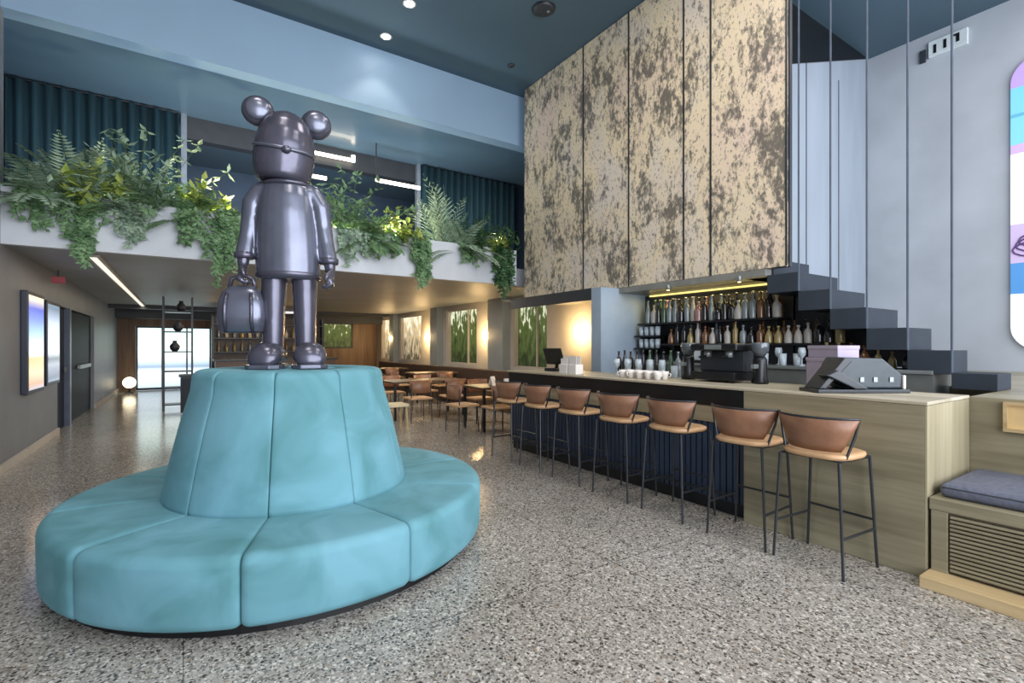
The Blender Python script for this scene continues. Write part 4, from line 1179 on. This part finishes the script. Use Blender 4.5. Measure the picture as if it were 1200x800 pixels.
# folded napkins / menus on tables
for i, (x, y, rz, lb) in enumerate(((4.55, 7.5, 20, 'white folded menu leaning up on the table past the bar'), (4.95, 7.65, -10, 'small white folded card on the table past the bar'))):
    t = thing('menu_card', (x, y, 0.75), lb, 'menu', 'white menus on the lounge tables', rz=radians(rz))
    mb = MB(); h = 0.16 if i == 0 else 0.10
    mb.add([(-0.06, -0.05, 0), (0.06, -0.05, 0), (0.06, 0, h), (-0.06, 0, h), (0.06, 0.05, 0), (-0.06, 0.05, 0)], [(0, 1, 2, 3), (3, 2, 4, 5)])
    o = mb.build('folded_card', M_white, t); md = o.modifiers.new('t', 'SOLIDIFY'); md.thickness = 0.003
# black display rack on the left
rk = thing('display_rack', (-0.10, 13.6, 0), 'tall open black rack with ornaments before the far glazed door', 'rack')
p_ = MB()
for sx in (-0.27, 0.27):
    for sy in (-0.2, 0.2):
        MB().box(sx - 0.018, sx + 0.018, sy - 0.018, sy + 0.018, 0, 2.55).build('post', M_black, rk)
for z in (0.12, 0.5, 0.86, 1.3, 1.75, 2.2):
    MB().box(-0.252, 0.252, -0.2, 0.2, z, z + 0.025).build('shelf_board', M_black, rk)
for i, (z, nm) in enumerate(((1.327, 'black vase on the middle shelf of the tall rack'), (1.777, 'black vase on the upper shelf of the tall rack'), (2.227, 'black vase on the top shelf of the tall rack'))):
    tag(MB().lathe([(0.05, 0), (0.09, 0.05), (0.10, 0.12), (0.04, 0.2), (0.045, 0.24)], 16, c=(0, 0, 0)).build('vase', M_char, smooth=True, loc=(-0.10 + 0.06 * (i - 1), 13.6, z)), nm, 'vase', 'vases on the rack')
cb = thing('sideboard', (0.45, 12.6, 0), 'dark low sideboard standing behind the sofa left edge', 'sideboard')
MB().box(-0.5, 0.5, -0.25, 0.25, 0.06, 0.80).build('carcass', M_char, cb, bevel=0.006)
MB().box(-0.53, 0.53, -0.27, 0.27, 0.801, 0.84).build('top', M_black, cb, bevel=0.004)
for sx in (-0.25, 0.25):
    d = MB().box(sx - 0.23, sx + 0.23, -0.27, -0.251, 0.1, 0.77).build('door', M_step, cb, bevel=0.004)
    MB().box(sx - 0.02, sx + 0.02, -0.285, -0.271, 0.6, 0.62).build('handle', M_inox, d)
for sx in (-0.4, 0.4):
    MB().box(sx - 0.03, sx + 0.03, -0.2, 0.2, 0, 0.06).build('foot', M_black, cb)
# globe floor lamp at the far end
gl = thing('globe_lamp', (-1.38, 19.2, 0), 'glowing globe lamp on the floor by the brown far wall', 'lamp')
MB().ell((0, 0, 0.32), (0.17, 0.17, 0.17), 20, 12).build('globe', emis('globe_glow', (255, 240, 205), 3), gl, smooth=True)
MB().lathe([(0.12, 0), (0.12, 0.02), (0.03, 0.03), (0.03, 0.16)], 16).build('base', M_black, gl)
# second bar at the far back, seen between the statue legs
fb_ = thing('service_bar', (2.2, 15.2, 0), 'dark service bar deep in the lounge behind the statue', 'bar counter')
MB().box(-1.5, 1.5, -0.3, 0.3, 0.0, 1.05).build('front', M_wdark, fb_)
MB().box(-1.55, 1.55, -0.34, 0.34, 1.051, 1.10).build('top', M_black, fb_, bevel=0.004)
cab = thing('bottle_cabinet', (2.2, 16.6, 0), 'tall dark shelf cabinet deep in the lounge behind the statue', 'cabinet')
MB().box(-1.5, 1.5, 0.15, 0.2, 0, 2.3).build('back_panel', M_wdark, cab)
for z in (1.25, 1.65, 2.05):
    MB().box(-1.47, 1.47, -0.15, 0.149, z, z + 0.03).build('shelf_board', M_black, cab)
for x in (-1.5, 1.5):
    MB().box(x - 0.03, x + 0.03, -0.15, 0.149, 0, 2.3).build('side', M_black, cab)
for z in (1.281, 1.681):
    for k in range(14):
        bottle(random.choice((0, 1, 2)), random.choice(['amber', 'gold', 'clear', 'pale']), (0.85 + k * 0.2, 16.6, z), 'in the far shelf cabinet behind the statue')
light('cabinet_glow', 'AREA', (1.8, 16.3, 2.25), 10, (255, 200, 130), 2.4, rot=(radians(-30), 0, 0), sizey=0.1)
bq = thing('banquette', (6.07, 8.2, 0), 'dark brown banquette running along the lounge wall beyond the bar', 'bench')
MB().box(-0.25, 0.3, -1.8, 10.5, 0.0, 0.42).build('seat', M_wdark, bq, bevel=0.01)
MB().box(0.18, 0.3, -1.8, 10.5, 0.421, 0.86).build('backrest', mat('banquette_brown', (72, 54, 44), 0.6), bq, bevel=0.02)

# ------------------------------------------------------------------ light
W = bpy.data.worlds.new('World'); SC.world = W; W.use_nodes = True
W.node_tree.nodes['Background'].inputs[0].default_value = lin((214, 228, 244))
W.node_tree.nodes['Background'].inputs[1].default_value = 1.0
# daylight through the glazed front behind the camera
light('daylight_front', 'AREA', (3.9, Y0 - 0.1, 3.2), 1250, (240, 244, 252), 11.0, rot=(radians(90), 0, 0), sizey=6.0)
# soft fill lights added under the hall ceiling, without fixtures
for x, y in ((0.2, 0.6), (3.4, 0.6), (0.2, 3.2), (3.4, 3.2), (7.3, 0.8)):
    light('hall_fill', 'AREA', (x, y, H - 0.05), 40, (255, 246, 236), 1.0, rot=(0, 0, 0))
# extra fill added below the lower ceiling to brighten the lounge
for x, y in ((1.2, 9.4), (4.4, 9.4), (1.2, 13), (4.4, 13), (2.8, 17.5)):
    light('lounge_fill', 'AREA', (x, y, LOW - 0.04), 27, (255, 244, 230), 0.5, rot=(0, 0, 0))
light('corridor_strip_glow', 'AREA', (-0.96, 13.6, LOW - 0.05), 14, (255, 240, 214), 0.08, rot=(0, 0, 0), sizey=10)
light('bar_strip_glow', 'AREA', (5.80, 4.15, 2.17), 5, (255, 226, 150), 0.05, rot=(0, radians(20), 0), sizey=1.8)
light('beam_wash', 'AREA', (1.8, YM + 1.2, 3.3), 75, (226, 240, 255), 5.5, rot=(radians(180), 0, 0), sizey=0.4)

# ------------------------------------------------------------------ camera
cam = bpy.data.cameras.new('Camera'); co = bpy.data.objects.new('Camera', cam); COL.objects.link(co)
cam.sensor_width = 36.0; cam.lens = 582 / 1200 * 36.0; cam.shift_y = 5 / 1200
cam.clip_start = 0.05; cam.clip_end = 200
co.location = (0, 0, 1.45); co.rotation_euler = (radians(90), 0, radians(-33.5))
SC.camera = co

SC.view_settings.view_transform = 'Standard'
SC.view_settings.look = 'None'
SC.view_settings.exposure = 0.28
SC.view_settings.gamma = 1.0
SC.view_settings.use_curve_mapping = False
SC.cycles.use_denoising = True
SC.cycles.max_bounces = 8
SC.cycles.diffuse_bounces = 4
SC.cycles.caustics_reflective = False
SC.cycles.caustics_refractive = False
